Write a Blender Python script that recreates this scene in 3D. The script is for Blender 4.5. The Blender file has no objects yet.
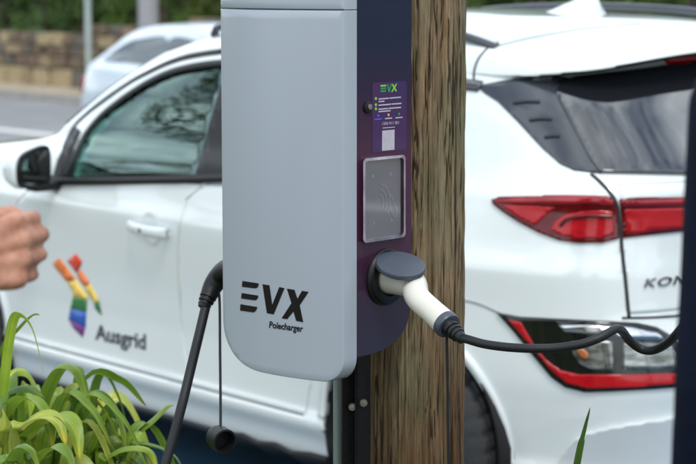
import bpy, bmesh, math, random
import numpy as np
from mathutils import Vector, Matrix, noise
from mathutils.bvhtree import BVHTree
from mathutils.geometry import delaunay_2d_cdt

R = math.radians
sc = bpy.context.scene
COL = sc.collection
rng = random.Random(7)

# ------------------------------------------------------------------ camera
PXW, FPX, CAM_H = 696.0, 2000.0, 1.66
TILT = math.atan(254 / FPX)
cam = bpy.data.cameras.new('camera')
cam.sensor_width = 36
cam.lens = FPX / PXW * 36
cam.clip_end = 2000
cam.dof.use_dof = True
cam.dof.focus_distance = 3.50
cam.dof.aperture_fstop = 6.3
co = bpy.data.objects.new('camera', cam)
COL.objects.link(co)
co.location = (0, 0, CAM_H)
co.rotation_euler = (math.pi / 2 - TILT, 0, 0)
sc.camera = co

# ------------------------------------------------------------------ sky and sun
SUN_AZ, SUN_EL = R(10), R(58)            # azimuth measured from -Y (behind camera) towards +X
sun_dir = Vector((math.sin(SUN_AZ) * math.cos(SUN_EL), -math.cos(SUN_AZ) * math.cos(SUN_EL), math.sin(SUN_EL)))
w = bpy.data.worlds.new('World')
sc.world = w
w.use_nodes = True
nt = w.node_tree
for n in list(nt.nodes):
    nt.nodes.remove(n)
wo = nt.nodes.new('ShaderNodeOutputWorld')
bg = nt.nodes.new('ShaderNodeBackground')
sky = nt.nodes.new('ShaderNodeTexSky')
sky.sky_type = 'NISHITA'
sky.sun_disc = False
sky.sun_elevation = SUN_EL
sky.sun_rotation = math.atan2(sun_dir.x, sun_dir.y)
sky.dust_density = 2.0
tc = nt.nodes.new('ShaderNodeTexCoord')
mp = nt.nodes.new('ShaderNodeMapping')
mp.inputs['Scale'].default_value = (1, 1, 2.2)
cn = nt.nodes.new('ShaderNodeTexNoise')
cn.inputs['Scale'].default_value = 2.6
cn.inputs['Detail'].default_value = 9
cn.inputs['Roughness'].default_value = .55
cr = nt.nodes.new('ShaderNodeValToRGB')
cr.color_ramp.elements[0].position = .36
cr.color_ramp.elements[1].position = .62
mx = nt.nodes.new('ShaderNodeMix')
mx.data_type = 'RGBA'
mx.inputs[7].default_value = (12.9, 14.1, 14.9, 1)
nt.links.new(tc.outputs['Generated'], mp.inputs['Vector'])
nt.links.new(mp.outputs[0], cn.inputs['Vector'])
nt.links.new(cn.outputs['Fac'], cr.inputs[0])
nt.links.new(cr.outputs[0], mx.inputs[0])
nt.links.new(sky.outputs[0], mx.inputs[6])
nt.links.new(mx.outputs[2], bg.inputs[0])
bg.inputs[1].default_value = 0.118
nt.links.new(bg.outputs[0], wo.inputs[0])

sl = bpy.data.lights.new('sun', 'SUN')
sl.energy = 1.0
sl.angle = R(12)
sl.color = (1, .97, .92)
so = bpy.data.objects.new('sun', sl)
COL.objects.link(so)
so.rotation_euler = sun_dir.to_track_quat('Z', 'Y').to_euler()
sc.view_settings.view_transform = 'Standard'
sc.view_settings.look = 'None'
sc.view_settings.gamma = 1
sc.view_settings.exposure = 0.42
sc.cycles.use_denoising = True

# ------------------------------------------------------------------ helpers
CAM = Vector((0, 0, CAM_H))


def ray(px, py):
    x, y = (px - 348) / FPX, -(py - 232) / FPX
    c, s = math.cos(TILT), math.sin(TILT)
    return Vector((x, c + y * s, -s + y * c))


def at(px, py, depth):
    """point seen at that pixel, at the horizontal distance depth in front of the camera"""
    d = ray(px, py)
    return CAM + d * (depth / d.y)


def link(o, parent=None):
    COL.objects.link(o)
    if parent is not None:
        o.parent = parent
    return o


def tag(o, label=None, cat=None, group=None, kind=None):
    for k, v in (('label', label), ('category', cat), ('group', group), ('kind', kind)):
        if v:
            o[k] = v
    return o


def empty(name, loc=(0, 0, 0), rz=0.0):
    o = bpy.data.objects.new(name, None)
    o.location = loc
    o.rotation_euler = (0, 0, rz)
    return link(o)


def mesh(name, V, F, mat, parent=None, smooth=True, auto=None):
    me = bpy.data.meshes.new(name)
    me.from_pydata([tuple(v) for v in V], [], F)
    me.update()
    for m_ in (mat if isinstance(mat, (list, tuple)) else [mat]):
        me.materials.append(m_)
    if smooth:
        me.polygons.foreach_set('use_smooth', [True] * len(me.polygons))
    o = bpy.data.objects.new(name, me)
    link(o, parent)
    if auto is not None:
        me.set_sharp_from_angle(angle=R(auto))
    return o


def bm_obj(name, bm, mat, parent=None, smooth=True, auto=35):
    bmesh.ops.recalc_face_normals(bm, faces=bm.faces[:])
    me = bpy.data.meshes.new(name)
    bm.to_mesh(me)
    bm.free()
    for m_ in (mat if isinstance(mat, (list, tuple)) else [mat]):
        me.materials.append(m_)
    if smooth:
        me.polygons.foreach_set('use_smooth', [True] * len(me.polygons))
        if auto:
            me.set_sharp_from_angle(angle=R(auto))
    o = bpy.data.objects.new(name, me)
    return link(o, parent)


def box(name, size, loc, mat, parent=None, bev=.004, rot=None, seg=2):
    bm = bmesh.new()
    bmesh.ops.create_cube(bm, size=1)
    for v in bm.verts:
        v.co = Vector((v.co.x * size[0], v.co.y * size[1], v.co.z * size[2]))
    if bev:
        bmesh.ops.bevel(bm, geom=bm.edges[:], offset=bev, segments=seg, affect='EDGES', profile=.6)
    M = Matrix.Translation(loc)
    if rot is not None:
        M = M @ (rot.to_4x4() if isinstance(rot, Matrix) else rot.to_matrix().to_4x4())
    bmesh.ops.transform(bm, matrix=M, verts=bm.verts[:])
    return bm_obj(name, bm, mat, parent)


def frames(pts):
    """parallel-transport frames along a polyline"""
    out = []
    n = None
    for i, p in enumerate(pts):
        a, b = pts[max(i - 1, 0)], pts[min(i + 1, len(pts) - 1)]
        t = (b - a).normalized()
        if n is None:
            n = t.orthogonal().normalized()
        else:
            n = (n - t * n.dot(t)).normalized()
        out.append((t, n, t.cross(n)))
    return out


def smooth_path(P, k=10):
    """Catmull-Rom through points"""
    P = [Vector(p) for p in P]
    Q = [P[0] * 2 - P[1]] + P + [P[-1] * 2 - P[-2]]
    out = []
    for i in range(1, len(Q) - 2):
        p0, p1, p2, p3 = Q[i - 1:i + 3]
        for j in range(k):
            t = j / k
            out.append(.5 * ((2 * p1) + (p2 - p0) * t + (2 * p0 - 5 * p1 + 4 * p2 - p3) * t * t + (3 * p1 - p0 - 3 * p2 + p3) * t ** 3))
    out.append(P[-1])
    return out


def tube(name, pts, rad, mat, parent=None, n=14, caps=True):
    pts = [Vector(p) for p in pts]
    fr = frames(pts)
    V, F = [], []
    for i, (p, (t, a, b)) in enumerate(zip(pts, fr)):
        r = rad[i] if hasattr(rad, '__len__') else rad
        for k in range(n):
            an = 2 * math.pi * k / n
            V.append(p + (a * math.cos(an) + b * math.sin(an)) * r)
    for i in range(len(pts) - 1):
        for k in range(n):
            F.append((i * n + k, i * n + (k + 1) % n, (i + 1) * n + (k + 1) % n, (i + 1) * n + k))
    if caps:
        F.append(tuple(range(n))[::-1])
        F.append(tuple((len(pts) - 1) * n + k for k in range(n)))
    return mesh(name, V, F, mat, parent, auto=50)


def lathe(name, prof, origin, axis, mat, parent=None, n=40, closed=False):
    """prof: list of (distance along axis, radius)"""
    axis = Vector(axis).normalized()
    a = axis.orthogonal().normalized()
    b = axis.cross(a)
    V, F = [], []
    for (d, r) in prof:
        for k in range(n):
            an = 2 * math.pi * k / n
            V.append(Vector(origin) + axis * d + (a * math.cos(an) + b * math.sin(an)) * r)
    L = len(prof)
    for i in range(L - 1 if not closed else L):
        j = (i + 1) % L
        for k in range(n):
            F.append((i * n + k, i * n + (k + 1) % n, j * n + (k + 1) % n, j * n + k))
    if not closed:
        F.append(tuple(range(n))[::-1])
        F.append(tuple((L - 1) * n + k for k in range(n)))
    return mesh(name, V, F, mat, parent, auto=40)


def solid(o, th, off=0.0, mat_off=0, rim=0):
    md = o.modifiers.new('thick', 'SOLIDIFY')
    md.thickness = th
    md.offset = off
    md.material_offset = mat_off
    md.material_offset_rim = rim
    return o


# ------------------------------------------------------------------ materials
def material(name, col, rough=.5, metal=0.0, coat=0.0, var=0.0, vscale=(8, 8, 8), bump=0.0, bscale=(60, 60, 60), spec=.5,
             col2=None, trans=0.0, coat_rough=.03, ior=1.5, detail=6, emis=None, bdist=.01):
    m = bpy.data.materials.new(name)
    m.use_nodes = True
    t = m.node_tree
    b = t.nodes['Principled BSDF']
    b.inputs['Base Color'].default_value = (*col, 1)
    b.inputs['Roughness'].default_value = rough
    b.inputs['Metallic'].default_value = metal
    b.inputs['IOR'].default_value = ior
    b.inputs['Coat Weight'].default_value = coat
    b.inputs['Coat Roughness'].default_value = coat_rough
    b.inputs['Specular IOR Level'].default_value = spec
    b.inputs['Transmission Weight'].default_value = trans
    if var or col2 or bump:
        tcn = t.nodes.new('ShaderNodeTexCoord')
    if var or col2:
        mpn = t.nodes.new('ShaderNodeMapping')
        mpn.inputs['Scale'].default_value = vscale
        nz = t.nodes.new('ShaderNodeTexNoise')
        nz.inputs['Scale'].default_value = 1
        nz.inputs['Detail'].default_value = detail
        rp = t.nodes.new('ShaderNodeValToRGB')
        rp.color_ramp.elements[0].position = .32
        rp.color_ramp.elements[1].position = .68
        c2 = col2 if col2 else tuple(c * (1 - var) for c in col)
        rp.color_ramp.elements[0].color = (*c2, 1)
        rp.color_ramp.elements[1].color = (*col, 1)
        t.links.new(tcn.outputs['Object'], mpn.inputs[0])
        t.links.new(mpn.outputs[0], nz.inputs['Vector'])
        t.links.new(nz.outputs['Fac'], rp.inputs[0])
        t.links.new(rp.outputs[0], b.inputs['Base Color'])
    if bump:
        mb = t.nodes.new('ShaderNodeMapping')
        mb.inputs['Scale'].default_value = bscale
        nb_ = t.nodes.new('ShaderNodeTexNoise')
        nb_.inputs['Scale'].default_value = 1
        nb_.inputs['Detail'].default_value = 8
        bp = t.nodes.new('ShaderNodeBump')
        bp.inputs['Strength'].default_value = bump
        bp.inputs['Distance'].default_value = bdist
        t.links.new(tcn.outputs['Object'], mb.inputs[0])
        t.links.new(mb.outputs[0], nb_.inputs['Vector'])
        t.links.new(nb_.outputs['Fac'], bp.inputs['Height'])
        t.links.new(bp.outputs[0], b.inputs['Normal'])
    return m


def glass_mat(name, tint, gloss=.12, rough=.01):
    m = bpy.data.materials.new(name)
    m.use_nodes = True
    t = m.node_tree
    for n in list(t.nodes):
        t.nodes.remove(n)
    out = t.nodes.new('ShaderNodeOutputMaterial')
    tr = t.nodes.new('ShaderNodeBsdfTransparent')
    tr.inputs[0].default_value = (*tint, 1)
    gl = t.nodes.new('ShaderNodeBsdfGlossy')
    gl.inputs['Roughness'].default_value = rough
    gl.inputs[0].default_value = (*[min(1, c * 1.22) for c in tint], 1)
    fr = t.nodes.new('ShaderNodeFresnel')
    fr.inputs[0].default_value = 1.55
    ad = t.nodes.new('ShaderNodeMath')
    ad.operation = 'ADD'
    ad.inputs[1].default_value = gloss
    mxs = t.nodes.new('ShaderNodeMixShader')
    t.links.new(fr.outputs[0], ad.inputs[0])
    t.links.new(ad.outputs[0], mxs.inputs[0])
    t.links.new(tr.outputs[0], mxs.inputs[1])
    t.links.new(gl.outputs[0], mxs.inputs[2])
    t.links.new(mxs.outputs[0], out.inputs[0])
    return m


M = {}
M['paint'] = material('white_paint', (.75, .80, .795), .22, coat=1.0, var=.02, vscale=(3, 3, 3))
M['silver'] = material('silver_blue_paint', (.62, .70, .78), .3, metal=.25, coat=.8, var=.03)
M['black_trim'] = material('black_trim', (.010, .0105, .012), .4, spec=.35, var=.3, vscale=(30, 30, 30))
M['grey_trim'] = material('dark_grey_gloss_trim', (.036, .042, .053), .22, coat=.6, var=.1, vscale=(10, 10, 10))
M['seam'] = material('panel_gap', (.03, .035, .04), .8, var=.2)
M['softseam'] = material('panel_gap_pale', (.32, .36, .38), .8, var=.1)
M['rubber'] = material('tyre_rubber', (.035, .036, .038), .7, var=.3, vscale=(20, 20, 20), bump=.3)
M['rim'] = material('alloy', (.45, .46, .48), .3, metal=.9, var=.1)
M['interior'] = material('interior_grey', (.26, .27, .27), .8, var=.3, vscale=(12, 12, 12), bump=.2)
M['seatcloth'] = material('seat_cloth', (.035, .038, .042), .85, var=.3, vscale=(40, 40, 40), bump=.3)
M['glass'] = glass_mat('tinted_glass', (.52, .70, .65), .14)
M['rearglass'] = material('privacy_glass', (.012, .014, .018), .03, spec=.8, ior=1.55, coat=1.0, var=.2, vscale=(3, 3, 3), coat_rough=.01)
M['lamp_red'] = material('lamp_red', (.47, .007, .013), .14, coat=.35, spec=.3, var=.25, vscale=(25, 25, 60))
M['lamp_dark'] = material('lamp_dark_red', (.13, .003, .007), .15, coat=.35, spec=.3, var=.3, vscale=(20, 20, 20))
M['lamp_black'] = material('lamp_housing_black', (.010, .011, .010), .12, coat=.3, spec=.35, var=.3, vscale=(20, 20, 20))
M['lamp_pink'] = material('lamp_highlight_red', (.36, .012, .02), .1, coat=.5, spec=.4, var=.2)  # lighter red for a highlight painted along the tail lamp tops
M['chrome'] = material('chrome', (.72, .74, .77), .16, metal=1.0, var=.08, vscale=(30, 30, 30))
M['clear'] = material('clear_reflector', (.34, .36, .35), .12, metal=.6, coat=1, col2=(.07, .075, .06), vscale=(22, 22, 60))
M['amber'] = material('amber_bulb', (.42, .13, .03), .2, coat=1, var=.2)
M['bumper'] = material('pale_grey_bumper', (.60, .64, .65), .38, coat=.4, var=.04)
M['badge'] = material('badge_chrome', (.22, .22, .24), .2, metal=.9, var=.2, vscale=(80, 80, 80))


# ------------------------------------------------------------------ street frame: a along the street (car forwards), b across (away from camera)
PHI = R(40)
U = Vector((-math.sin(PHI), math.cos(PHI), 0))
N = Vector((math.cos(PHI), math.sin(PHI), 0))


def S(a, b, z=0.0):
    return U * a + N * b + Vector((0, 0, z))


def strip(name, a0, a1, b0, b1, z, mat, parent=None, nb=1):
    return mesh(name, [S(a0, b0, z), S(a1, b0, z), S(a1, b1, z), S(a0, b1, z)], [(0, 3, 2, 1)], mat, parent, smooth=False)


def prism_strip(name, a0, a1, b0, b1, z0, z1, mat, parent=None, bev=.02):
    bm = bmesh.new()
    vs = [bm.verts.new(S(a, b, z)) for z in (z0, z1) for (a, b) in ((a0, b0), (a1, b0), (a1, b1), (a0, b1))]
    for f in ((0, 1, 2, 3), (4, 7, 6, 5), (0, 4, 5, 1), (1, 5, 6, 2), (2, 6, 7, 3), (3, 7, 4, 0)):
        bm.faces.new([vs[i] for i in f])
    if bev:
        bmesh.ops.bevel(bm, geom=bm.edges[:], offset=bev, segments=2, affect='EDGES')
    return bm_obj(name, bm, mat, parent)


M['asphalt'] = material('asphalt', (.25, .256, .265), .85, var=.25, vscale=(1.2, 1.2, 1.2), bump=.5, bscale=(160, 160, 160))
M['bay'] = material('blue_bay_paint', (.025, .11, .20), .7, var=.35, vscale=(5, 5, 5), bump=.4, bscale=(150, 150, 150))
M['line'] = material('road_line_white', (.72, .72, .70), .7, var=.15, vscale=(10, 10, 10))
M['concrete'] = material('kerb_concrete', (.36, .34, .31), .85, var=.25, vscale=(6, 6, 6), bump=.3)
M['path'] = material('far_path_sandy', (.40, .33, .24), .9, var=.25, vscale=(2, 2, 2), bump=.2)
M['soil'] = material('verge_soil', (.09, .065, .04), .95, col2=(.05, .07, .025), vscale=(5, 5, 5), bump=.8, bscale=(40, 40, 40))
M['turf'] = material('turf', (.07, .12, .03), .95, var=.5, vscale=(6, 6, 6), bump=.8, bscale=(60, 60, 60))



def zroad(b):
    return -.22 * max(0, min(1, (b - 5.9) / 10.3))


def road_strip(name, a0, a1, bs, dz, mat):
    V, F = [], []
    for i, b in enumerate(bs):
        V += [S(a0, b, zroad(b) + dz), S(a1, b, zroad(b) + dz)]
        if i:
            F.append((2 * i - 2, 2 * i - 1, 2 * i + 1, 2 * i))
    return tag(mesh(name, V, F, mat, smooth=False), kind='structure')


tag(mesh('ground', [(-400, -400, -.5), (400, -400, -.5), (400, 400, -.5), (-400, 400, -.5)], [(0, 1, 2, 3)], M['turf'], smooth=False), kind='structure')
road_strip('road', -120, 120, (3.30, 5.9, 16.2), 0, M['asphalt'])
road_strip('parking_bay_paint', -1.6, 8.5, (3.55, 5.75), .004, M['bay'])
tag(prism_strip('verge', -120, 120, -60, 3.15, -.4, .12, M['soil'], bev=.02), kind='structure')
tag(prism_strip('kerb', -120, 120, 3.155, 3.30, -.4, .13, M['concrete']), kind='structure')
tag(prism_strip('far_kerb', -120, 120, 16.2, 16.35, -.45, -.10, M['concrete']), kind='structure')
tag(prism_strip('far_pavement', -120, 120, 16.355, 17.5, -.45, -.105, M['path']), kind='structure')
tag(prism_strip('far_terrace', -120, 120, 17.80, 90, -.45, .66, M['turf']), kind='structure')
for k in range(-6, 10):
    a = 19.4 + 6.0 * k
    road_strip('lane_line', a, a + 3.0, (12.0, 12.25), .004, M['line'])

# ------------------------------------------------------------------ car bodies lofted from horizontal slices
def pchip(xs, ys, q):
    xs, ys, q = np.array(xs, float), np.array(ys, float), np.array(q, float)
    h = np.diff(xs)
    d = np.diff(ys) / h
    m = np.zeros(len(xs))
    m[0], m[-1] = d[0], d[-1]
    for i in range(1, len(xs) - 1):
        if d[i - 1] * d[i] > 0:
            w1, w2 = 2 * h[i] + h[i - 1], h[i] + 2 * h[i - 1]
            m[i] = (w1 + w2) / (w1 / d[i - 1] + w2 / d[i])
    i = np.clip(np.searchsorted(xs, q) - 1, 0, len(xs) - 2)
    t = (q - xs[i]) / h[i]
    return ((1 + 2 * t) * (1 - t) ** 2 * ys[i] + t * (1 - t) ** 2 * h[i] * m[i] + t * t * (3 - 2 * t) * ys[i + 1] + t * t * (t - 1) * h[i] * m[i + 1])


def car_shell(tab, nrear, nfront, zs, npts, flare=None):
    """tab rows: z, half width, rear x, front x.  Returns bmesh of the skin"""
    tz = [r[0] for r in tab]
    Wd = pchip(tz, [r[1] for r in tab], zs)
    Xr = pchip(tz, [r[2] for r in tab], zs)
    Xf = pchip(tz, [r[3] for r in tab], zs)
    NR = np.interp(zs, [p[0] for p in nrear], [p[1] for p in nrear])
    NF = np.interp(zs, [p[0] for p in nfront], [p[1] for p in nfront])
    bm = bmesh.new()
    rings = []
    t = np.linspace(0, math.pi, 3001)
    half = npts // 2
    for k, z in enumerate(zs):
        xc = .5 * (Xr[k] + Xf[k])
        L = .5 * (Xf[k] - Xr[k])
        nn = np.where(t < math.pi / 2, NR[k], NF[k])
        x = xc - L * np.sign(np.cos(t)) * np.abs(np.cos(t)) ** (2 / nn)
        y = Wd[k] * np.abs(np.sin(t)) ** (2 / nn)
        s_ = np.concatenate([[0], np.cumsum(np.hypot(np.diff(x), np.diff(y)))])
        q = np.linspace(0, s_[-1], half + 1)
        xx, yy = np.interp(q, s_, x), np.interp(q, s_, y)
        if flare is not None:
            yy = yy + flare(xx, yy, z) * (yy > .35)
        ring = [bm.verts.new((xx[i], yy[i], z)) for i in range(half + 1)]
        ring += [bm.verts.new((xx[i], -yy[i], z)) for i in range(half - 1, 0, -1)]
        rings.append(ring)
    n = len(rings[0])
    for a, b in zip(rings[:-1], rings[1:]):
        for i in range(n):
            j = (i + 1) % n
            bm.faces.new((a[i], b[i], b[j], a[j]))
    bm.faces.new(rings[-1][::-1])
    bmesh.ops.recalc_face_normals(bm, faces=bm.faces[:])
    if sum((f.normal.dot(f.calc_center_median() - Vector((2, 0, .8)))) for f in bm.faces[:200]) < 0:
        bmesh.ops.reverse_faces(bm, faces=bm.faces[:])
    bm.normal_update()
    return bm


def inside(poly, x, y):
    c = False
    for i in range(len(poly)):
        x1, y1 = poly[i]
        x2, y2 = poly[i - 1]
        if (y1 > y) != (y2 > y) and x < (x2 - x1) * (y - y1) / (y2 - y1) + x1:
            c = not c
    return c


def cut_faces(bm, poly, filt):
    """cut the skin along a convex (x, z) outline, extruded across the car; returns the faces within it"""
    xs, zs_ = [p[0] for p in poly], [p[1] for p in poly]
    x0, x1, z0, z1 = min(xs) - .06, max(xs) + .06, min(zs_) - .06, max(zs_) + .06

    def near():
        out = []
        for f in bm.faces:
            c = f.calc_center_median()
            if x0 < c.x < x1 and z0 < c.z < z1 and filt(c):
                out.append(f)
        return out
    for i in range(len(poly)):
        (ax, az), (bx_, bz) = poly[i - 1], poly[i]
        fs = near()
        geom = list({v for f in fs for v in f.verts}) + list({e for f in fs for e in f.edges}) + fs
        bmesh.ops.bisect_plane(bm, geom=geom, dist=1e-5, plane_co=(ax, 0, az), plane_no=Vector((-(bz - az), 0, bx_ - ax)).normalized())
    return [f for f in near() if inside(poly, f.calc_center_median().x, f.calc_center_median().z)]


def split_off(bm, faces):
    nb = bmesh.new()
    vm = {}
    for f in faces:
        vs = []
        for v in f.verts:
            if v not in vm:
                vm[v] = nb.verts.new(v.co)
            vs.append(vm[v])
        nb.faces.new(vs)
    bmesh.ops.delete(bm, geom=faces, context='FACES')
    return nb


def raw_obj(name, bm, mats, parent):
    me = bpy.data.meshes.new(name)
    bm.to_mesh(me)
    bm.free()
    for m_ in mats:
        me.materials.append(m_)
    me.polygons.foreach_set('use_smooth', [True] * len(me.polygons))
    me.set_sharp_from_angle(angle=R(38))
    return link(bpy.data.objects.new(name, me), parent)


class Skin:
    """projects picture outlines onto a car's own skin; everything comes back in car coordinates"""

    def __init__(self, bm, root):
        self.bvh = BVHTree.FromBMesh(bm)
        self.root = root
        Mx = Matrix.Translation(root.location) @ Matrix.Rotation(root.rotation_euler.z, 4, 'Z')
        self.inv = Mx.inverted()
        self.o = self.inv @ CAM

    def hit(self, px, py, off=0.0):
        d = (self.inv.to_3x3() @ ray(px, py)).normalized()
        p, n, i, dist = self.bvh.ray_cast(self.o, d)
        if p is None:
            return None, None
        if n.dot(d) > 0:
            n = -n
        return p + n * off, n

    def near(self, P, off=0.0):
        p, n, i, d = self.bvh.find_nearest(Vector(P))
        return p + n * off, n

    def patch(self, name, poly, mat, off=.003, th=.004, step=5.0, parent=None, mirror=False, rnd=0):
        poly = [Vector(p) for p in poly]
        if rnd:
            poly = smooth_closed(poly, rnd)
        b = []
        for i in range(len(poly)):
            p, q = poly[i], poly[(i + 1) % len(poly)]
            k = max(1, int((q - p).length / step))
            b += [p + (q - p) * j / k for j in range(k)]
        pl = [(p.x, p.y) for p in b]
        x0, x1 = min(p[0] for p in pl), max(p[0] for p in pl)
        y0, y1 = min(p[1] for p in pl), max(p[1] for p in pl)
        pts = list(b)
        y = y0 + step * .6
        while y < y1:
            x = x0 + step * .6
            while x < x1:
                if inside(pl, x, y) and min((Vector((x, y)) - p).length for p in b) > step * .45:
                    pts.append(Vector((x, y)))
                x += step
            y += step
        v, e, f, *_ = delaunay_2d_cdt([Vector((p.x, p.y)) for p in pts], [(i, (i + 1) % len(b)) for i in range(len(b))], [], 1, 1e-5)
        V, bad = [], set()
        for i, p in enumerate(v):
            P, n = self.hit(p.x, p.y, off)
            if P is None:
                bad.add(i)
                P = Vector((0, 0, 0))
            V.append(P)
        F = []
        for t in f:
            if any(i in bad for i in t):
                continue
            c = [V[i] for i in t]
            if max((c[0] - c[1]).length, (c[1] - c[2]).length, (c[2] - c[0]).length) > .30:
                continue
            nn = (c[1] - c[0]).cross(c[2] - c[0])
            F.append(tuple(t) if nn.dot(self.o - c[0]) > 0 else tuple(t)[::-1])
        par = list(range(len(V)))

        def root_(i):
            while par[i] != i:
                par[i] = par[par[i]]
                i = par[i]
            return i
        for t in F:
            for i in t[1:]:
                par[root_(i)] = root_(t[0])
        cnt = {}
        for t in F:
            cnt[root_(t[0])] = cnt.get(root_(t[0]), 0) + 1
        best = max(cnt, key=cnt.get)
        F = [t for t in F if root_(t[0]) == best]
        used = sorted({i for t in F for i in t})
        rm = {i: k for k, i in enumerate(used)}
        V, F = [V[i] for i in used], [tuple(rm[i] for i in t) for t in F]
        o = mesh(name, V, F, mat, parent or self.root)
        solid(o, th, -1)
        if mirror:
            V2 = [Vector((p.x, -p.y, p.z)) for p in V]
            o2 = mesh(name, V2, [t[::-1] for t in F], mat, mirror if not isinstance(mirror, bool) else (parent or self.root))
            solid(o2, th, -1)
        return o

    def ribbon(self, name, line, width, mat, off=.002, parent=None, k=8, th=.003):
        P = smooth_path([Vector((p[0], p[1], 0)) for p in line], k)
        pts = []
        for p in P:
            q, n = self.hit(p.x, p.y, off)
            if q is not None and (not pts or (q - pts[-1][0]).length < .4):
                pts.append((q, n))
        return self._rib(name, pts, width, mat, parent, th)

    def ribbon3(self, name, line, width, mat, off=.002, parent=None, k=8, th=.003):
        pts = [self.near(p, off) for p in smooth_path(line, k)]
        return self._rib(name, pts, width, mat, parent, th)

    def _rib(self, name, pts, width, mat, parent, th):
        V, F = [], []
        for i, (p, n) in enumerate(pts):
            t = (pts[min(i + 1, len(pts) - 1)][0] - pts[max(i - 1, 0)][0]).normalized()
            s_ = n.cross(t).normalized() * width * .5
            V += [p + s_, p - s_]
            if i:
                F.append((2 * i - 2, 2 * i - 1, 2 * i + 1, 2 * i))
        o = mesh(name, V, F, mat, parent or self.root)
        solid(o, th, 0)
        return o


def smooth_closed(poly, k):
    n = len(poly)
    out = []
    for i in range(n):
        p0, p1, p2, p3 = poly[i - 1], poly[i], poly[(i + 1) % n], poly[(i + 2) % n]
        for j in range(k):
            t = j / k
            out.append(.5 * ((2 * p1) + (p2 - p0) * t + (2 * p0 - 5 * p1 + 4 * p2 - p3) * t * t + (3 * p1 - p0 - 3 * p2 + p3) * t ** 3))
    return out


def circle_poly(cx, cz, r, n=20, a0=0, a1=2 * math.pi):
    return [(cx + r * math.cos(a0 + (a1 - a0) * i / n), cz + r * math.sin(a0 + (a1 - a0) * i / n)) for i in range(n)]


def text_verts(txt, size=1.0, shear=0.0, bold=0.0, spacing=1.0, res=3):
    cu = bpy.data.curves.new('lettering', 'FONT')
    cu.body = txt
    cu.size = size
    cu.shear = shear
    cu.offset = bold
    cu.space_character = spacing
    cu.resolution_u = res
    cu.fill_mode = 'FRONT'
    ob = bpy.data.objects.new('lettering', cu)
    COL.objects.link(ob)
    bpy.context.view_layer.update()
    me = ob.to_mesh()
    V = [v.co.copy() for v in me.vertices]
    F = [tuple(p.vertices) for p in me.polygons]
    ob.to_mesh_clear()
    bpy.data.objects.remove(ob)
    bpy.data.curves.remove(cu)
    x0, x1 = min(v.x for v in V), max(v.x for v in V)
    y0, y1 = min(v.y for v in V), max(v.y for v in V)
    return V, F, (x0, x1, y0, y1)


def wheel(parent, X, side, axle_z=.335, r=.335, wid=.215, yc=.775, rmat=None):
    wh = bpy.data.objects.new('wheel', None)
    link(wh, parent)
    wh.location = (X, side * yc, axle_z)
    ax = (0, side, 0)
    h = wid / 2
    prof = [(-h * .9, r * .64), (-h, r * .70), (-h, r * .88), (-h * .86, r * .965), (-h * .55, r * .99)]
    for k in range(5):
        c = -h * .5 + k * h * .25
        prof += [(c, r), (c + .016, r), (c + .017, r - .008), (c + .024, r - .008)]
    prof += [(h * .55, r * .99), (h * .86, r * .965), (h, r * .88), (h, r * .70), (h * .9, r * .64)]
    ty = lathe('tyre', prof, (0, 0, 0), ax, M['rubber'], wh, 200, closed=True)
    for i_, v in enumerate(ty.data.vertices):
        ring_, k_ = divmod(i_, 200)
        rr = math.hypot(v.co.x, v.co.z)
        if 3 <= ring_ <= len(prof) - 4 and (k_ + ring_ // 4) % 5 < 1 and rr > r * .955:
            v.co.x *= 1 - .010 / rr
            v.co.z *= 1 - .010 / rr
    rim = lathe('rim', [(-h * .8, r * .63), (h * .85, r * .655), (h * .86, r * .62), (h * .3, r * .56), (h * .25, .06), (h * .5, .05), (h * .5, .001)], (0, 0, 0), ax, M['black_trim'], wh, 48)
    for k in range(5):
        an = 2 * math.pi * k / 5
        d = Vector((math.cos(an), 0, math.sin(an)))
        p = Vector((-math.sin(an), 0, math.cos(an)))
        V = []
        for rr, ww, yy in ((.045, .030, .6), (r * .35, .034, .62), (r * .63, .048, .8)):
            for sgn in (-1, 1):
                V.append(d * rr + p * ww * sgn + Vector((0, side * h * yy, 0)))
                V.append(d * rr + p * ww * sgn + Vector((0, side * h * (yy - .25), 0)))
        F = []
        for i in range(2):
            o_ = i * 4
            F += [(o_, o_ + 2, o_ + 6, o_ + 4), (o_ + 1, o_ + 5, o_ + 7, o_ + 3), (o_, o_ + 4, o_ + 5, o_ + 1), (o_ + 2, o_ + 3, o_ + 7, o_ + 6)]
        mesh('spoke', V, F, M['rim'], wh, smooth=False)
    return wh


# ------------------------------------------------------------------ the white electric hatchback
car = empty('electric_car', (1.31712, 5.59106, 0), R(130))
tag(car, 'white electric hatchback with a rainbow logo on its front door, parked behind the pole', 'car')
TAB = [  # z, half width, rear, front
    (.17, .80, .16, 4.02), (.20, .84, .09, 4.07), (.27, .862, .045, 4.12), (.325, .888, .03, 4.15), (.37, .874, .028, 4.16), (.50, .878, .015, 4.17),
    (.57, .885, .005, 4.17), (.66, .892, .02, 4.16), (.78, .900, .045, 4.13), (.875, .905, .055, 4.07), (.93, .886, .060, 3.98), (1.0, .873, .062, 3.72),
    (1.045, .860, .062, 3.36), (1.075, .845, .062, 3.08), (1.095, .822, .064, 2.98), (1.105, .812, .070, 2.955), (1.16, .782, .125, 2.87), (1.26, .742, .225, 2.70), (1.34, .702, .310, 2.545),
    (1.386, .678, .375, 2.44), (1.405, .667, .400, 2.395), (1.412, .663, .300, 2.375), (1.425, .655, .270, 2.335), (1.445, .643, .285, 2.27), (1.470, .622, .37, 2.17),
    (1.495, .575, .50, 2.05), (1.515, .515, .63, 1.96), (1.535, .430, .80, 1.86), (1.549, .33, .97, 1.76), (1.557, .23, 1.12, 1.66), (1.561, .10, 1.28, 1.56)]
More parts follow.
